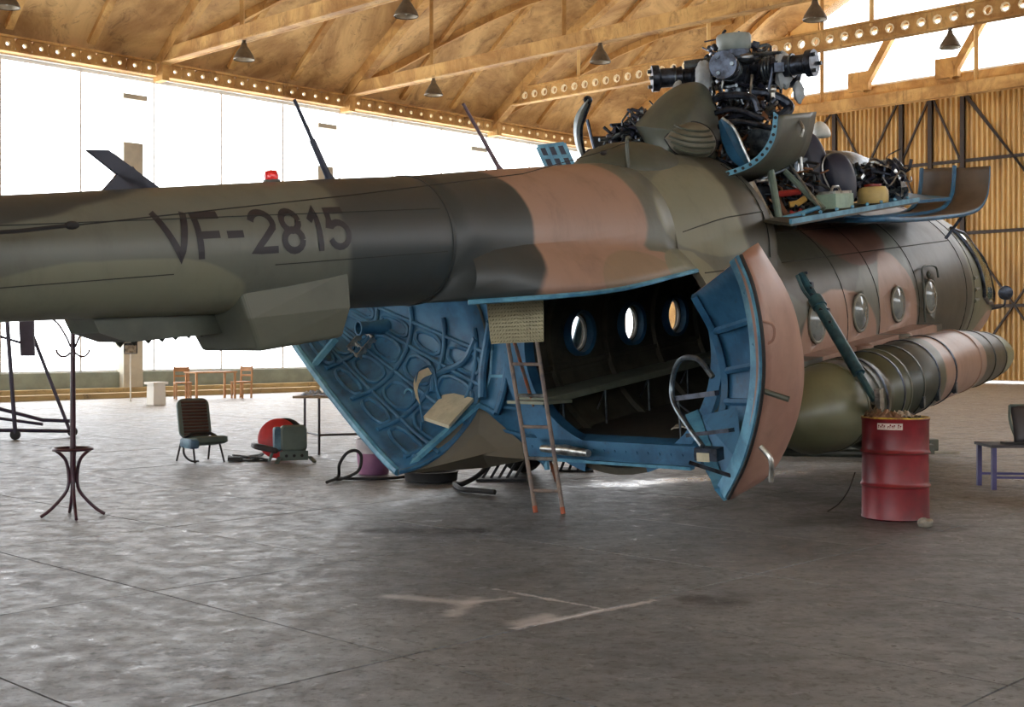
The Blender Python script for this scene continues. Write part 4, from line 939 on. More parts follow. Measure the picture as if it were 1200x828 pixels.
for k in range(5):
    a = pi - 2*pi/5*k; d = Vector((cos(a)*.6+sin(a)*.8, -.8*cos(a)+.6*sin(a), 0)); s = Vector((-d.y, d.x, 0)); c = Vector((MC[0], 0, 4.6))
    P = [.18, .3, .34, .36, .5, .52, .6, .62, .66, .86, .88, .90, .96]; Rr = [.06, .08, .12, .12, .12, .09, .09, .125, .11, .11, .15, .15, .15]
    m_ = MB(); m_.tube([c+d*p for p in P], Rr, 18); ar = part(m_, 'blade_grip', DMET, head)
    for q in (.38, .42, .46, .7): m_ = MB(); m_.torus(c+d*q, .125, .014, d, 20, 6); part(m_, 'grip_ring', MET, ar)
    m_ = MB(); m_.tube([c+s*.16+Vector((0, 0, .1)), c+d*.3+s*.2+Vector((0, 0, .12)), c+d*.6+s*.13+Vector((0, 0, .1))], [.03, .06, .03], 10); m_.tube([c+d*.58+Vector((0, 0, .16)), c+d*.3+Vector((0, 0, .18)), c+d*.15+Vector((0, 0, .2))], .02, 8); part(m_, 'lag_damper', MET, ar)
    m_ = MB(); m_.box(c+d*.58-s*.16+Vector((0, 0, -.02)), (.12, .12, .1), Matrix.Rotation(a, 3, 'Z')); m_.tube([c+d*.56-s*.2, c+d*.5-s*.22-Vector((0, 0, .25))], .018, 6); part(m_, 'pitch_horn', DMET, ar)
    for j in range(6): pass
    for j in range(3): m_ = MB(); an = j*2.1; m_.cyl(c+d*.9+s*.1*cos(an)+Vector((0, 0, .1*sin(an))), c+d*1.0+s*.1*cos(an)+Vector((0, 0, .1*sin(an))), .022, 8); part(m_, 'blade_bolt', MET, ar)
for (x, y, Y, sz) in ((825, 90, 14.2, .17), (795, 108, 14.6, .13), (918, 82, 14.4, .2), (936, 108, 14.4, .12)):
    rnd = random.Random(x); m_ = MB(); m_.ell((0, 0, 0), (sz*.7, sz*.5, sz), 14, 10)
    c = B(x, y, Y); m_.v = [tuple(Vector(v)*(1+rnd.uniform(-.14, .14))+c) for v in m_.v]; part(m_, 'protective_rag', RAG, head, 'pale cloth tied round the grip')
clutter('rotor_head_fittings', 830, 900, 52, 105, 14.5, 15.0, 110, [DMET, NAVY, MET], 21, .045, head)
# engine bay frames and pipes
m_ = MB()
part(m_.tube([B(879, 215, 13.4), B(904, 262, 13.3)], .05, 10), 'bay_frame', SILV)
FG = mat('green_grey_frame', (108, 124, 112), .45, scale=8, dirt=.4)
for a, b, r, m in (((903, 200, 13.6), (914, 262, 13.4), .04, FG), ((885, 212, 13.5), (905, 211, 13.8), .018, SILV), ((915, 196, 13.9), (965, 245, 13.6), .035, FG), ((925, 192, 13.9), (962, 244, 13.5), .014, SILV), ((905, 263, 13.3), (878, 214, 13.4), .02, SILV),
                   ((932, 188, 14.0), (930, 225, 14.0), .03, MET), ((938, 184, 14.0), (940, 205, 14.0), .02, SILV), ((880, 215, 13.6), (925, 196, 13.9), .02, MET), ((912, 258, 13.4), (960, 243, 13.5), .025, BLUEL)):
    m_ = MB(); m_.tube([B(*a), B(*b)], r, 10); part(m_, 'bay_frame', m)
clutter('engine_bay_pipes', 884, 958, 196, 256, 13.9, 14.6, 150, [DMET, MET, COPPER, BLACK], 31, .04, None, lambda x, y: y > 170+(x-880)*.6 or y < 240)
for pts, m in (([(908, 228), (925, 226), (938, 224)], mat('red_pipe', (150, 40, 34), .4)), ([(912, 236), (920, 250), (928, 256)], COPPER), ([(925, 240), (935, 238), (944, 232)], mat('yellow_fitting', (200, 160, 80), .5)), ([(925, 250), (935, 252), (940, 246)], MATS.get('red_pipe') or COPPER)):
    m_ = MB(); m_.tube([B(x, y, 13.8) for x, y in pts], .035, 8); part(m_, 'engine_pipe', m)
m_ = MB(); m_.box((.1, -.35, 3.1), (2.2, .5, .35)); part(m_, 'engine_case', DMET)
m_ = MB(); m_.lathe((1.6, -.45, 3.4), [(.2, 0), (.3, .3), (.3, .9), (.22, 1.5), (.1, 2.3)], 20, (1, 0, 0)); m_.lathe((1.6, .45, 3.4), [(.2, 0), (.3, .3), (.3, .9), (.22, 1.5), (.1, 2.3)], 20, (1, 0, 0)); part(m_, 'turbine_casing', MET, kind='stuff')
# intake covers
m_ = MB(); bulge(m_, [(936, 150), (955, 158), (968, 180), (975, 205), (972, 240), (958, 238), (944, 205), (936, 180)], 15.0, .1, .15); part(m_, 'dark_intake_duct', NAVY)
m_ = MB(); bulge(m_, [(968, 184), (980, 179), (992, 184), (1001, 200), (1004, 220), (1000, 235), (984, 234), (973, 222), (967, 203)], 14.9, .12, .3); cv = part(m_, 'intake_cover', NAVY)
m_ = MB(); m_.tube([B(p[0], p[1], 14.88) for p in smooth([(979, 228, 0), (968, 212, 0), (964, 196, 0), (967, 184, 0), (976, 179, 0)], 4)], .012, 6); part(m_, 'cover_piping', SILV, cv)
m_ = MB(); bulge(m_, [(952, 163), (954, 146), (962, 142), (970, 148), (973, 160)], 15.6, .12, .1); part(m_, 'white_dome', mat('white_dome', (222, 226, 220), .4))
clutter('engine_front_pipes', 1000, 1060, 190, 230, 15.6, 16.4, 140, [DMET, MET, NAVY, SILV], 41, .05, None, lambda x, y: (x-1028)**2/32**2+(y-212)**2/26**2 < 1)
m_ = MB(); bulge(m_, [(998, 232), (1000, 196), (1018, 186), (1040, 192), (1058, 208), (1060, 232)], 16.4, .3, .3); part(m_, 'engine_front', DMET)
m_ = MB(); P = smooth([(1035, 190, 0), (1050, 196, 0), (1060, 210, 0), (1061, 228, 0)], 4); m_.loft([[B(p[0], p[1], 15.9) for p in P], [B(p[0]-5, p[1]+3, 15.6) for p in P]], False, False, True); part(m_, 'intake_lip', SILV)
# lowered work platform and curled front cowl
m_ = MB(); quadslab(m_, [(-1.5, -1.5, 2.84), (2.1, -1.5, 2.985), (2.3, -.85, 3.0), (-.9, -.85, 2.9)], .03)
wp = part(m_, 'work_platform', mat('platform_brown_green', (72, 70, 60), .5, scale=3))
m_ = MB(); m_.bar((-1.5, -1.5, 2.885), (2.1, -1.5, 3.03), .03, .05); part(m_, 'platform_edge', BLUEL, wp)
for k in range(8): m_ = MB(); x = -1.2+.42*k; m_.ell((x, -1.5, 2.93+.04*(x+1.5)), (.03, .02, .02), 8, 5); part(m_, 'edge_lug', BLUEL, wp)
PA = [(.6, 2.84), (1.6, 2.80), (2.8, 2.80), (3.6, 2.82), (4.1, 2.88), (4.4, 3.02), (4.52, 3.2), (4.58, 3.42)]; PS = smooth([(a, 0, b) for a, b in PA], 4)
m_ = MB(); rr = [[Vector((p.x+(.0 if y < -1.2 else .1), y, p.z+(.0 if y < -1.2 else .03))) for p in PS] for y in (-1.62, -1.3, -1.0, -.7)]; m_.loft(rr, False, False, True)
fc = part(m_, 'curled_cowl_panel', [BLUE, mat('cowl_brown_outside', (96, 82, 68), .5, scale=4)]); so = fc.modifiers.new('s', 'SOLIDIFY'); so.thickness = .05; so.material_offset = 1; so.offset = 0
for y in (-1.15, -.7):
    m_ = MB(); m_.tube([Vector((p.x, y, p.z+.045)) for p in PS], .03, 6); part(m_, 'panel_flange', BLUE, fc)
m_ = MB(); quadslab(m_, [(2.3, -1.25, 2.98), (3.9, -1.3, 3.0), (3.6, -.8, 3.1), (2.5, -.8, 3.08)], .04); part(m_, 'blue_hatch_leaf', BLUE)
m_ = MB(); m_.tube([(3.95, -1.2, 2.5), (4.05, -1.45, 2.85)], .02, 6); part(m_, 'panel_stay', DMET, fc)
m_ = MB(); m_.tube([B(635, 525, 12.9), B(662, 527, 12.7), B(690, 531, 12.4)], [.035, .055, .035], 12); part(m_, 'sill_step_tube', SILV)
# ---------------------------------------------------------------- things lying on the helicopter
def onheli(name, label, cat, c, mb_list):
    M = HMX @ Matrix.Translation(c); t = thing(name, label, cat, M=M)
    for mb, nm, m in mb_list: mb.build(nm, m, t)
    return t
m1 = MB(); m1.box((0, 0, .09), (.5, .22, .16)); m2_ = MB(); m2_.box((0, 0, .185), (.46, .2, .03)); m2_.tube([(-.1, 0, .2), (-.05, 0, .25), (.1, 0, .25), (.15, 0, .2)], .015, 6)
onheli('toolbox', 'small pale green toolbox on the lowered engine work platform', 'toolbox', (.45, -1.15, 2.975), [(m1, 'body', mat('pale_green_box', (150, 176, 156), .5)), (m2_, 'lid', SILV)])
m1 = MB(); m1.lathe((0, 0, 0), [(.17, 0), (.18, .02), (.18, .14), (.15, .19), (.06, .2)], 20); m2_ = MB(); m2_.lathe((0, 0, .2), [(.1, 0), (.1, .025), (.02, .03)], 16)
onheli('oil_can', 'tan oil can with a red lid beside the dark intake cover', 'can', (1.7, -1.1, 3.02), [(m1, 'body', mat('tan_can', (196, 172, 108), .5, dirt=.3)), (m2_, 'lid', mat('red_lid', (140, 44, 34), .5))])
def rag(name, label, cat, c, size, m, seed, parent=None, M=None):
    rnd = random.Random(seed); n = 12; vs = []; mb = MB(); R = []
    for i in range(n+1):
        R.append([Vector(((i/n-.5)*size[0]+rnd.uniform(-.1, .1)*size[0]/4, (j/n-.5)*size[1]+rnd.uniform(-.1, .1)*size[1]/4, size[2]*(.12+max(0, .8*abs(sin(i*1.1+seed)*cos(j*.9+seed*2))*rnd.uniform(.6, 1))*(1-((i/n-.5)**2+(j/n-.5)**2)*2.6)))) for j in range(n+1)])
    mb.loft(R, False, False, True); o = mb.build(name, m, sharp=80); o.matrix_world = (M or Matrix()) @ Matrix.Translation(c)
    s = o.modifiers.new('s', 'SOLIDIFY'); s.thickness = .008; s.offset = 0
    return tag(o, label, cat)
rag('cloth', 'crumpled pale cloth on the cargo floor behind the open starboard door', 'cloth', (-1.6, -.45, .86), (.5, .4, .12), mat('pale_cloth', (200, 196, 180), .9), 4, M=HMX)
# ---------------------------------------------------------------- ladder
WOODL = mat('weathered_ladder', (140, 122, 108), .7, scale=9, c2=(104, 96, 96), dirt=.5)
b0, b1 = Vector((.215, 11.6, 0)), Vector((.46, 11.52, 0)); t0_, t1_ = WPT(586, 345, 11.95), WPT(621, 345, 11.87)
ld = thing('ladder', 'narrow rusty ladder leaning up into the tail behind the tread plate', 'ladder', (b0+b1)/2)
MT = Matrix.Translation(-(b0+b1)/2)
for a, b in ((b0, t0_), (b1, t1_)): m_ = MB(); m_.tube([a, b], .02, 10); m_.build('rail', WOODL, ld, MT); m_ = MB(); m_.tube([a, a+(b-a)*.03], .022, 10); m_.build('rubber_foot', mat('orange_foot', (170, 90, 60), .7), ld, MT)
for k in range(6):
    f = .1+.125*k*1.15; m_ = MB(); p, q = b0+(t0_-b0)*f, b1+(t1_-b1)*f; m_.tube([p, q], .016, 8); m_.build('rung', SILV if k % 2 else WOODL, ld, MT)
p0, p1 = pf(662, 552), None
a = WPT(602, 398, 12.35); b = Vector((.52, 14.0, .0)); b = WPT(652, 548, 14.0); b.z = 0.02
m_ = MB(); m_.tube([a-b*0-b, (a-b)*.5, Vector((0, 0, 0))], .018, 8); o = m_.build('pole', mat('rusty_orange_pole', (168, 92, 54), .6, scale=12, c2=(120, 110, 104))); o.location = b
tag(o, 'thin rusty orange pole leaning behind the ladder', 'pole')
# ---------------------------------------------------------------- oil drum with rubbish
RED2 = mat('worn_red_drum_paint', (124, 26, 34), .4, scale=3, c2=(92, 18, 28), dirt=.45)
DC = (3.375, 11.27, 0)
dm = thing('oil_drum', 'red steel oil drum with two ribs and rubbish on its lid', 'drum', DC)
pr = [(.27, .0), (.292, .012), (.288, .03)]
for z in (.30, .59): pr += [(.286, z-.03), (.289, z-.015), (.299, z), (.289, z+.015), (.286, z+.03)]
pr += [(.286, .86), (.294, .875), (.29, .887), (.28, .885), (.275, .865), (.0, .865)]
m_ = MB(); m_.lathe((0, 0, 0), pr, 56); bd = m_.build('drum_body', RED2, dm)
rnd = random.Random(2)
for v in bd.data.vertices:
    an = math.atan2(v.co.y, v.co.x); k = exp(-((an+.5)**2)/.05-((v.co.z-.42)**2)/.004)*.02+exp(-((an+.2)**2)/.08-((v.co.z-.5)**2)/.01)*.012
    v.co.x *= 1-k*3; v.co.y *= 1-k*3
m_ = MB(); m_.torus((0, 0, .885), .286, .008, n=48); m_.build('top_rim', mat('yellow_rim_paint', (196, 170, 60), .5, scale=14, c2=(120, 80, 40)), dm)
for z in (.30, .59): m_ = MB(); m_.torus((0, 0, z-.008), .294, .005, n=48); m_.build('rolling_hoop', mat('worn_hoop', (96, 50, 44), .5, .4, scale=20), dm)
m_ = MB(); R = [[Vector((.2905*sin(a), -.2905*cos(a), z)) for a in [-.83+.75*k/10 for k in range(11)]] for z in (.79, .845)]; m_.loft(R, False, False, True); st = m_.build('sticker', mat('white_sticker', (214, 200, 190), .6), dm)
m_ = MB()
for k in range(12):
    a0 = -.80+.058*k; h = [.03, .02, .035, .025][k % 4]
    if k in (4, 9): continue
    m_.loft([[Vector((.292*sin(a), -.292*cos(a), z)) for a in (a0, a0+.018)] for z in (.802, .802+h)], False, False, False); 
    m_.loft([[Vector((.292*sin(a), -.292*cos(a), z)) for a in (a0, a0+.042)] for z in (.802+h*.6, .802+h)], False, False, False)
o = m_.build('sticker_print', mat('dark_red_print', (120, 24, 24), .6), st); o['kind'] = 'stuff'
for i, (x, y, s, c, lb) in enumerate(((-.1, -.05, (.26, .22, .13), (130, 100, 80), 'brown crumpled rag heaped on the left of the red drum lid'), (.06, .02, (.2, .2, .12), (186, 176, 160), 'pale crumpled paper in the middle of the red drum lid'), (.17, -.08, (.14, .12, .05), (70, 66, 60), 'flat dark scrap on the right of the red drum lid'), (-.16, .08, (.16, .14, .16), (96, 80, 60), 'dark brown rag at the back left of the red drum lid'))):
    rag('rag', lb, 'rag', (DC[0]+x, DC[1]+y, .868), s, mat('rag_%d' % i, c, .9, scale=20, var=.5), 10+i)
# stone, wire beside the drum
rnd = random.Random(5); m_ = MB(); m_.ell((0, 0, .03), (.07, .05, .04), 12, 8); m_.v = [tuple(Vector(v)*(1+rnd.uniform(-.15, .15))) for v in m_.v]
o = m_.build('stone', mat('grey_stone', (140, 134, 122), .9, scale=20)); o.location = (3.46, 10.72, 0); tag(o, 'small grey lump of rubble at the right foot of the red drum', 'stone')
def cable(name, label, cat, P, r, m):
    c = Vector((P[0][0], P[0][1], 0)); m_ = MB(); m_.tube(smooth([Vector(p)-c for p in P], 8), r, 8); o = m_.build(name, m); o.location = c; return tag(o, label, cat)
def fl(px, py, z=.01): x, y = pf(px, py); return (x, y, z)
cable('wire', 'thin dark wire drooping to the floor left of the red drum', 'wire', [(3.15, 11.75, .35), (3.08, 11.7, .2), (2.98, 11.65, .08), (2.86, 11.6, .01)], .006, BLACK)
cable('hose', 'black hose looping up on the floor in front of the purple bucket', 'hose', [fl(383, 567, .02), (-1.93, 14.2, .05), (-1.9, 14.1, .2), (-1.82, 14.1, .32), (-1.72, 14.1, .35), (-1.66, 14.1, .28), (-1.7, 14.1, .12), (-1.9, 14.15, .03), fl(395, 562, .02), fl(430, 563, .02), fl(460, 562, .02), fl(477, 560, .02)], .018, BLACK)
cable('hose', 'thick black hose lying on the floor left of the ladder', 'hose', [(-.2, 13.9, .28), (-.35, 13.8, .12), (-.52, 13.6, .04), fl(533, 570, .03), fl(540, 576, .03), fl(560, 578, .03), fl(580, 580, .03)], .028, BLACK)
# ---------------------------------------------------------------- coat stand
BENT = mat('dark_bentwood', (66, 30, 44), .4, scale=8, c2=(44, 22, 34))
cs = thing('coat_stand', 'dark bentwood coat stand with splayed curved legs, left foreground', 'coat stand', (-3.89, 11.34, 0))
m_ = MB(); m_.tube([(0, 0, .3), (0, 0, 1.0), (0, 0, 1.86)], [.026, .024, .018], 12); m_.ell((0, 0, 1.88), (.025, .025, .035), 10, 8); m_.build('pole', BENT, cs)
for k in range(4):
    a = radians(25+90*k); d = Vector((cos(a), sin(a), 0)); f = lambda r, z: d*r+Vector((0, 0, z))
    m_ = MB(); m_.tube(smooth([f(.17, .6), f(.13, .58), f(.06, .5), f(.035, .36), f(.05, .24), f(.12, .14), f(.2, .06), f(.27, .01)], 6), .015, 8); m_.build('leg', BENT, cs)
    m_ = MB(); m_.tube(smooth([f(.02, 1.45), f(.06, 1.42), f(.1, 1.42), f(.13, 1.45), f(.14, 1.48)], 5), .009, 6); m_.build('lower_hook', BENT, cs)
    m_ = MB(); m_.tube(smooth([f(.02, 1.5), f(.05, 1.58), f(.12, 1.7), f(.18, 1.76), f(.2, 1.82)], 5), .009, 6); m_.build('upper_hook', BENT, cs)
m_ = MB(); m_.torus((0, 0, .6), .165, .013); m_.build('umbrella_ring', BENT, cs)
# ---------------------------------------------------------------- rolling work stand far left
WS = mat('purple_black_steel', (44, 34, 60), .45)
ox, oy = -7.6, 20.4; ws = thing('rolling_work_stand', 'tubular steel maintenance stand on casters behind the coat stand, left edge', 'work stand', (ox, oy, 0))
MO = Matrix.Translation((-ox, -oy, 0)); wpn = lambda px, py, Y: WPT(px, py, Y)
for a, b, r in (((5, 330, 20.2), (18, 508, 20.2), .035), ((14, 330, 20.9), (84, 510, 20.9), .03), ((-30, 330, 20.2), (-34, 508, 20.2), .03), ((0, 490, 20.9), (50, 497, 20.9), .025), ((-34, 470, 20.9), (50, 492, 20.9), .03), ((50, 492, 20.9), (82, 493, 20.9), .03), ((18, 504, 20.2), (84, 505, 20.9), .03), ((0, 394, 20.2), (36, 405, 20.7), .02), ((-34, 504, 20.2), (18, 504, 20.2), .03)):
    m_ = MB(); m_.tube([wpn(*a), wpn(*b)], r, 8); m_.build('tube', WS, ws, MO)
for px, Y in ((18, 20.2), (85, 20.9), (-34, 20.2)):
    c = wpn(px, 508, Y); c.z = .08; m_ = MB(); m_.lathe(c-Vector((0, .03, 0)), [(.03, 0), (.08, .01), (.08, .05), (.03, .06)], 20, (0, 1, 0)); m_.build('caster', BLACK, ws, MO)
m_ = MB(); c = [wpn(*p) for p in ((22, 375, 20.5), (39, 375, 20.5), (40, 417, 20.5), (24, 417, 20.5))]; quadslab(m_, c, .05); m_.build('hanging_board', mat('dark_board', (52, 40, 54), .6), ws, MO)
# ---------------------------------------------------------------- crew seats, table, bucket
SG = mat('grey_green_vinyl', (92, 106, 100), .5, scale=4); SB = mat('faded_blue_cushion', (96, 132, 150), .6, scale=5, c2=(60, 86, 108)); CH = mat('brown_ribbed_back', (84, 56, 50), .7, scale=6)
t = thing('crew_seat', 'upright crew seat with brown ribbed back and grey cushion', 'seat', (-4.05, 16.6, 0), radians(38))
def rbox(mb, c, d, r=.05, M=None):        # rounded slab: stacked rings
    n = 8; R = []
    for z, k in ((-1, .86), (-.6, 1), (.6, 1), (1, .86)):
        ring_ = []
        for q, (sx, sy) in enumerate(((1, 1), (-1, 1), (-1, -1), (1, -1))):
            for j in range(5):
                a = pi/2*q+pi/2*j/4; p = Vector((sx*(d[0]/2-r)+r*cos(a), sy*(d[1]/2-r)+r*sin(a), z*d[2]/2)); p.x *= k if abs(z) == 1 else 1; p.y *= k if abs(z) == 1 else 1
                if M is not None: p = M @ p
                ring_.append(p+Vector(c))
        R.append(ring_)
    return mb.loft(R, True, True, True)
MX = Matrix.Rotation(radians(82), 3, 'X') 
mback = Matrix.Rotation(radians(76), 3, 'X') @ Matrix.Identity(3)
m_ = MB(); rbox(m_, (0, .18, .55), (.44, .52, .06), .09, Matrix.Rotation(radians(76), 3, 'X')); bk = m_.build('backrest', SG, t)
for k in range(11):
    m_ = MB(); z = .34+.042*k; y = .18+.25*(z-.55)-.035; m_.tube([(-.17, y, z), (.17, y, z)], .018, 6); m_.build('back_rib', CH, bk)
m_ = MB(); rbox(m_, (.03, -.12, .27), (.46, .4, .1), .05, Matrix.Rotation(radians(-8), 3, 'X')); m_.build('seat_cushion', SG, t)
m_ = MB(); rbox(m_, (-.2, -.14, .25), (.12, .4, .12), .05); m_.build('cushion_side', SB, t)
for x, y0, y1 in ((-.2, .12, .22), (.2, .12, .22), (-.14, -.1, -.2), (.2, -.15, -.26)): m_ = MB(); m_.tube([(x, y0, .26), (x*1.1, y1, 0)], .013, 6); m_.build('leg', BLACK, t)
m_ = MB(); m_.tube(smooth([(-.2, .05, .3), (-.1, .0, .36), (.05, .03, .36), (.15, -.02, .35), (.24, .0, .3)], 5), .022, 6); m_.tube(smooth([(-.22, -.02, .28), (-.26, -.1, .12), (-.2, -.16, .03), (-.1, -.2, .02)], 5), .015, 6); m_.build('harness_strap', BLACK, t)
t = thing('crew_seat', 'tipped crew seat with rounded grey back lying beside the red disc', 'seat', (-2.92, 16.45, 0), radians(20))
m_ = MB(); rbox(m_, (.1, -.05, .31), (.34, .34, .12), .06, Matrix.Rotation(radians(84), 3, 'X')); bk = m_.build('backrest', SG, t)
m_ = MB(); rbox(m_, (-.1, -.02, .3), (.1, .32, .14), .04, Matrix.Rotation(radians(84), 3, 'X') @ Matrix.Rotation(.0, 3, 'Z')); m_.build('back_side', SB, t)
m_ = MB(); rbox(m_, (-.26, .0, .19), (.32, .3, .07), .05, Matrix.Rotation(radians(14), 3, 'Y')); m_.build('seat_cushion', mat('dark_cushion', (64, 62, 66), .6), t)
m_ = MB(); m_.box((.1, -.1, .09), (.36, .03, .12)); bp = m_.build('base_plate', SG, t)
for k in range(3): m_ = MB(); m_.cyl((-.0+.1*k, -.12, .09), (-.0+.1*k, -.117, .09), .02, 10); m_.build('base_hole', BLACK, bp)
for x, q in ((-.08, -.14), (.3, .12)): m_ = MB(); m_.bar((x, -.1, .07), (x+q*.4, -.2, .012), .05, .025); m_.build('foot', SG, t)
m_ = MB(); m_.tube([(-.15, 0, .15), (-.2, 0, .02)], .02, 8); m_.build('foot', SG, t)
m_ = MB(); m_.lathe((0, 0, 0), [(.0, -.07), (.12, -.06), (.25, -.02), (.268, 0), (.25, .0), (.0, -.03)], 36, (0, 1, 0)); o = m_.build('disc', mat('red_disc_paint', (186, 40, 44), .5, scale=5, c2=(150, 34, 40))); o.location = (-3.10, 16.95, .27); o.rotation_euler = (radians(-14), 0, 0); tag(o, 'round red disc cover standing behind the tipped grey seat', 'disc')
m_ = MB(); m_.lathe((0, 0, 0), [(.0, -.03), (.25, -.02), (.268, 0), (.25, .02), (.0, .02)], 36, (0, 1, 0)); o = m_.build('disc', BLACK); o.location = (-3.03, 17.05, .27); o.rotation_euler = (radians(-14), 0, 0); tag(o, 'black disc half hidden behind the red disc', 'disc')
rnd = random.Random(9); P = [fl(268+rnd.uniform(0, 55) if i else 268, 532+rnd.uniform(0, 9), .012+.03*rnd.random()) for i in range(14)]
cable('harness_cable', 'tangled black harness cable on the floor left of the tipped seat', 'cable', sorted(P, key=lambda p: p[0]+rnd.uniform(-.3, .3)), .012, BLACK)
m_ = MB(); m_.box((0, 0, .03), (.16, .1, .05)); o = m_.build('connector_box', BLACK); o.location = (*pf(275, 540), 0); tag(o, 'small black plug box at the end of the tangled cable', 'box')
TBL = mat('steel_table_leg', (78, 74, 80), .5)
tb = thing('work_table', 'light steel table with a tan top behind the red disc', 'table', (-2.5, 17.8, 0))
m_ = MB(); m_.box((.28, .05, .79), (1.55, .75, .03)); m_.build('tabletop', mat('tan_tabletop', (150, 128, 98), .6, scale=4), tb)
for x, y in ((-.14-.3, -.28), (-.14+.0, -.28), (1.0, -.28), (1.0, .36), (-.44, .36)):
    if (x, y) == (-.14-.3, -.28): continue
    m_ = MB(); m_.tube([(x, y, 0), (x, y, .78)], .018, 8); m_.build('leg', TBL, tb)
m_ = MB(); m_.tube([(-.14, -.28, .27), (1.0, -.28, .3)], .016, 8); m_.tube([(-.44, .36, .27), (-.14, -.28, .27)], .014, 8); m_.build('stretcher', TBL, tb)
rag('cloth', 'crumpled blue and white cloth on the steel table behind the seats', 'cloth', (-2.72, 17.7, .806), (.36, .3, .11), mat('blue_white_cloth', (196, 206, 220), .9, scale=12, c2=(120, 140, 176)), 6)
bc = thing('bucket', 'translucent purple bucket with a pale top behind the port door tip', 'bucket', (-1.62, 15.0, 0))
m_ = MB(); m_.lathe((0, 0, 0), [(.17, .0), (.175, .005), (.2, .24), (.2, .25)], 32, caps=False); m_.lathe((0, 0, .002), [(.0, 0), (.17, 0)], 32, caps=False); m_.build('bucket_body', mat('purple_plastic', (150, 100, 132), .4, scale=3, c2=(124, 82, 120)), bc)
m_ = MB(); m_.lathe((0, 0, 0), [(.2, .25), (.215, .4), (.225, .4), (.225, .415), (.2, .41), (.19, .25)], 32, caps=False); m_.build('bucket_top', mat('pale_plastic', (198, 190, 194), .4), bc)
m_ = MB(); m_.lathe((0, 0, 0), [(.24, 0), (.29, .01), (.3, .1), (.31, .115), (.28, .115), (.27, .03), (.0, .02)], 36); o = m_.build('drip_tray', BLACK); o.location = (-.9, 14.25, 0); tag(o, 'round black drip tray on the floor under the port door', 'tray')
# black crate and orange rags under the cabin
cr = thing('crate', 'black slatted crate on the floor behind the ladder foot', 'crate', (.72, 15.4, 0))
for k in range(5): m_ = MB(); m_.bar((-.25+.1*k, -.15, .0), (-.17+.1*k, -.15, .2), .03, .03); m_.build('slat', BLACK, cr)
m_ = MB(); m_.box((0, 0, .012), (.5, .32, .024)); m_.build('base', BLACK, cr)
for y in (-.15, .15): m_ = MB(); m_.box((0, y, .2), (.5, .02, .03)); m_.build('top_rail', BLACK, cr)
cr2 = thing('coil_rack', 'dark coil rack on the floor right of the drip tray', 'rack', (-.12, 14.35, 0))
for k in range(5): m_ = MB(); m_.bar((-.22+.09*k, 0, .0), (-.1+.09*k, 0, .2), .035, .03); m_.build('slat', BLACK, cr2)
m_ = MB(); m_.box((0, 0, .012), (.56, .3, .024)); m_.build('base', BLACK, cr2)
rag('rag', 'orange-yellow rag bundle on the floor under the cargo sill', 'rag', (1.32, 16.35, 0), (.34, .28, .2), mat('orange_rag', (222, 168, 70), .9, scale=14, c2=(190, 120, 40)), 8)
# long beams under the tank
BG = mat('grey_green_beam', (104, 106, 94), .6, scale=3)
tw = thing('tow_bar', 'pair of long grey-green steel beams on the floor under the fuel tank', 'tow bar', (4.6, 17.6, 0))
for (x0, y0, z0), (x1, y1, z1) in (((-1.0, .4, .3), (1.0, -.5, .12)), ((-1.2, -.4, .14), (1.0, -.6, .12))):
    m_ = MB(); m_.bar((x0, y0, z0), (x1, y1, z1), .12, .12); m_.build('beam', BG, tw)
for x, y in ((-.9, .3), (.2, -.1), (-.8, -.4), (.9, -.55)): m_ = MB(); m_.box((x, y, .08), (.06, .06, .16)); m_.build('foot', BG, tw)
m_ = MB(); m_.box((0, 0, .08), (.34, .2, .16)); o = m_.build('block', BG); o.location = (5.9, 18.3, 0); mod = o.modifiers.new('b', 'BEVEL'); mod.width = .01; tag(o, 'grey-green block on the floor right of the red drum', 'block')
m_ = MB(); m_.box((0, 0, .015), (.46, .16, .03), Matrix.Rotation(.1, 3, 'Z')); o = m_.build('plank', mat('pale_plank', (176, 168, 150), .8, scale=8)); o.location = (5.95, 17.75, 0); tag(o, 'short pale plank on the floor right of the red drum', 'plank')
# bench with bucket seat at the right edge
BL2 = mat('violet_blue_steel', (74, 70, 120), .5)
lb = thing('low_bench', 'low dark bench with blue legs at the right edge of the picture', 'bench', (5.35, 13.55, 0))
m_ = MB(); m_.box((.1, .05, .455), (.9, .5, .03)); m_.build('bench_top', mat('dark_bench_top', (60, 54, 58), .6), lb)
for x in (-.31, .5):
    for y in (-.16, .26): m_ = MB(); m_.bar((x, y, 0), (x, y, .44), .045, .045); m_.build('leg', BL2, lb)
m_ = MB(); m_.bar((-.31, -.16, .13), (.5, -.16, .12), .025, .025); m_.bar((-.31, .26, .13), (.5, .26, .12), .025, .025); m_.build('stretcher', BL2, lb)
bs = thing('seat_pan', 'dark curved seat pan standing on the low bench at the right edge', 'seat', (5.4, 13.55, .475))
m_ = MB(); R = []
for i in range(9):
    z = .02+.38*i/8; dd = .06*sin(pi*i/8)+.12*(1-i/8)**2; R.append([Vector((-.14+.42*j/8+(.0), -.02-dd-.05*sin(pi*j/8), z)) for j in range(9)])
m_.loft(R, False, False, True); o = m_.build('shell', mat('dark_seat_shell', (62, 60, 64), .5), bs); s = o.modifiers.new('s', 'SOLIDIFY'); s.thickness = .02
m_ = MB(); m_.tube([(-.14, -.03, .4), (.28, -.03, .4)], .016, 6); m_.tube(smooth([(-.14, -.02, .4), (-.16, -.08, .25), (-.12, -.12, .08), (-.08, -.15, .02)], 4), .014, 6); m_.build('edge_trim', SG, bs)
m_ = MB(); m_.box((-.05, -.12, .012), (.4, .14, .024)); m_.build('foot_plate', BLACK, bs)
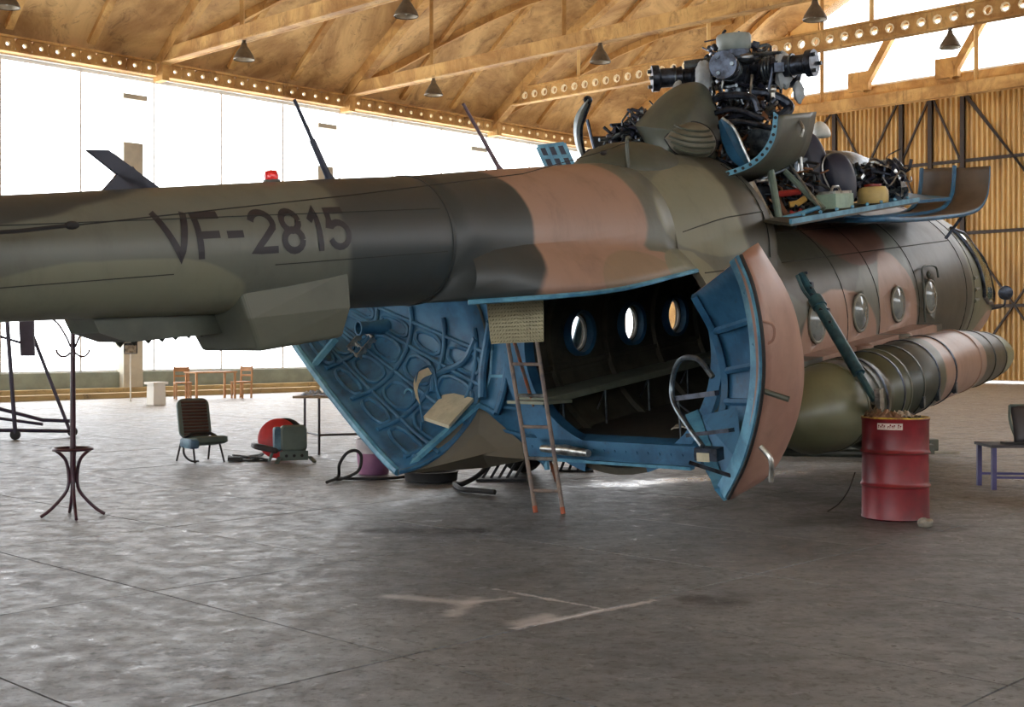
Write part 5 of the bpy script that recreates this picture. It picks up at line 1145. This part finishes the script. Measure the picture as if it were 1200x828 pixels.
# ---------------------------------------------------------------- far furniture against the left wall
WD = mat('tan_brown_wood', (196, 146, 100), .6, scale=4)
def chairfar(x, y, rz, lb):
    t = thing('wooden_chair', lb, 'chair', (x, y, 0), rz, 'wooden furniture by the left wall')
    m_ = MB(); m_.box((0, 0, .44), (.44, .42, .04)); m_.build('seat', WD, t)
    for sx in (-.19, .19):
        m_ = MB(); m_.bar((sx, -.18, 0), (sx, -.18, .44), .04); m_.build('leg', WD, t)
        m_ = MB(); m_.bar((sx, .18, 0), (sx, .22, .88), .04); m_.build('leg', WD, t)
    m_ = MB(); m_.box((0, .21, .8), (.42, .025, .12)); m_.build('backrest', WD, t); m_ = MB(); m_.box((0, .2, .62), (.42, .02, .05)); m_.build('back_slat', WD, t)
chairfar(*pf(214, 467.5), .4, 'wooden chair by the left wall, leftmost of the far furniture')
chairfar(*pf(283, 466), -.5, 'wooden chair by the left wall, rightmost of the far furniture')
t = thing('wooden_table', 'tan wooden table by the far left wall, between the two chairs', 'table', (*pf(247, 467), 0), .8)
m_ = MB(); m_.box((0, 0, .72), (1.3, .6, .04)); m_.build('tabletop', WD, t)
for sx in (-.6, .6):
    for sy in (-.25, .25): m_ = MB(); m_.bar((sx, sy, 0), (sx, sy, .72), .05); m_.build('leg', WD, t)
t = thing('bollard', 'short whitewashed square post on the kerb by the left wall', 'post', (*pf(183, 474), 0), .8)
m_ = MB(); m_.box((0, 0, .25), (.34, .34, .5), taper=.92); m_.build('shaft', WHITE, t); m_ = MB(); m_.box((0, 0, .53), (.42, .42, .06)); m_.build('cap', WHITE, t)
c = WPT(153, 408, 33.0); t = thing('floodlight', 'small dark floodlight on a thin post near the left wall', 'lamp', (c.x, c.y, 0), .3)
m_ = MB(); m_.box((0, 0, c.z-.0), (.34, .14, .26), Matrix.Rotation(-.3, 3, 'X')); m_.build('head', DMET, t); m_ = MB(); m_.box((0, -.08, c.z-.02), (.28, .02, .2), Matrix.Rotation(-.3, 3, 'X')); m_.build('lens', SILV, t); m_ = MB(); m_.tube([(0, .05, 0), (0, .05, c.z)], .02, 6); m_.build('post', WHITE, t)
for o in list(bpy.data.objects):
    if o.type == 'MESH' and o.parent is None and 'kind' not in o and 'label' not in o: print('UNLABELLED', o.name)
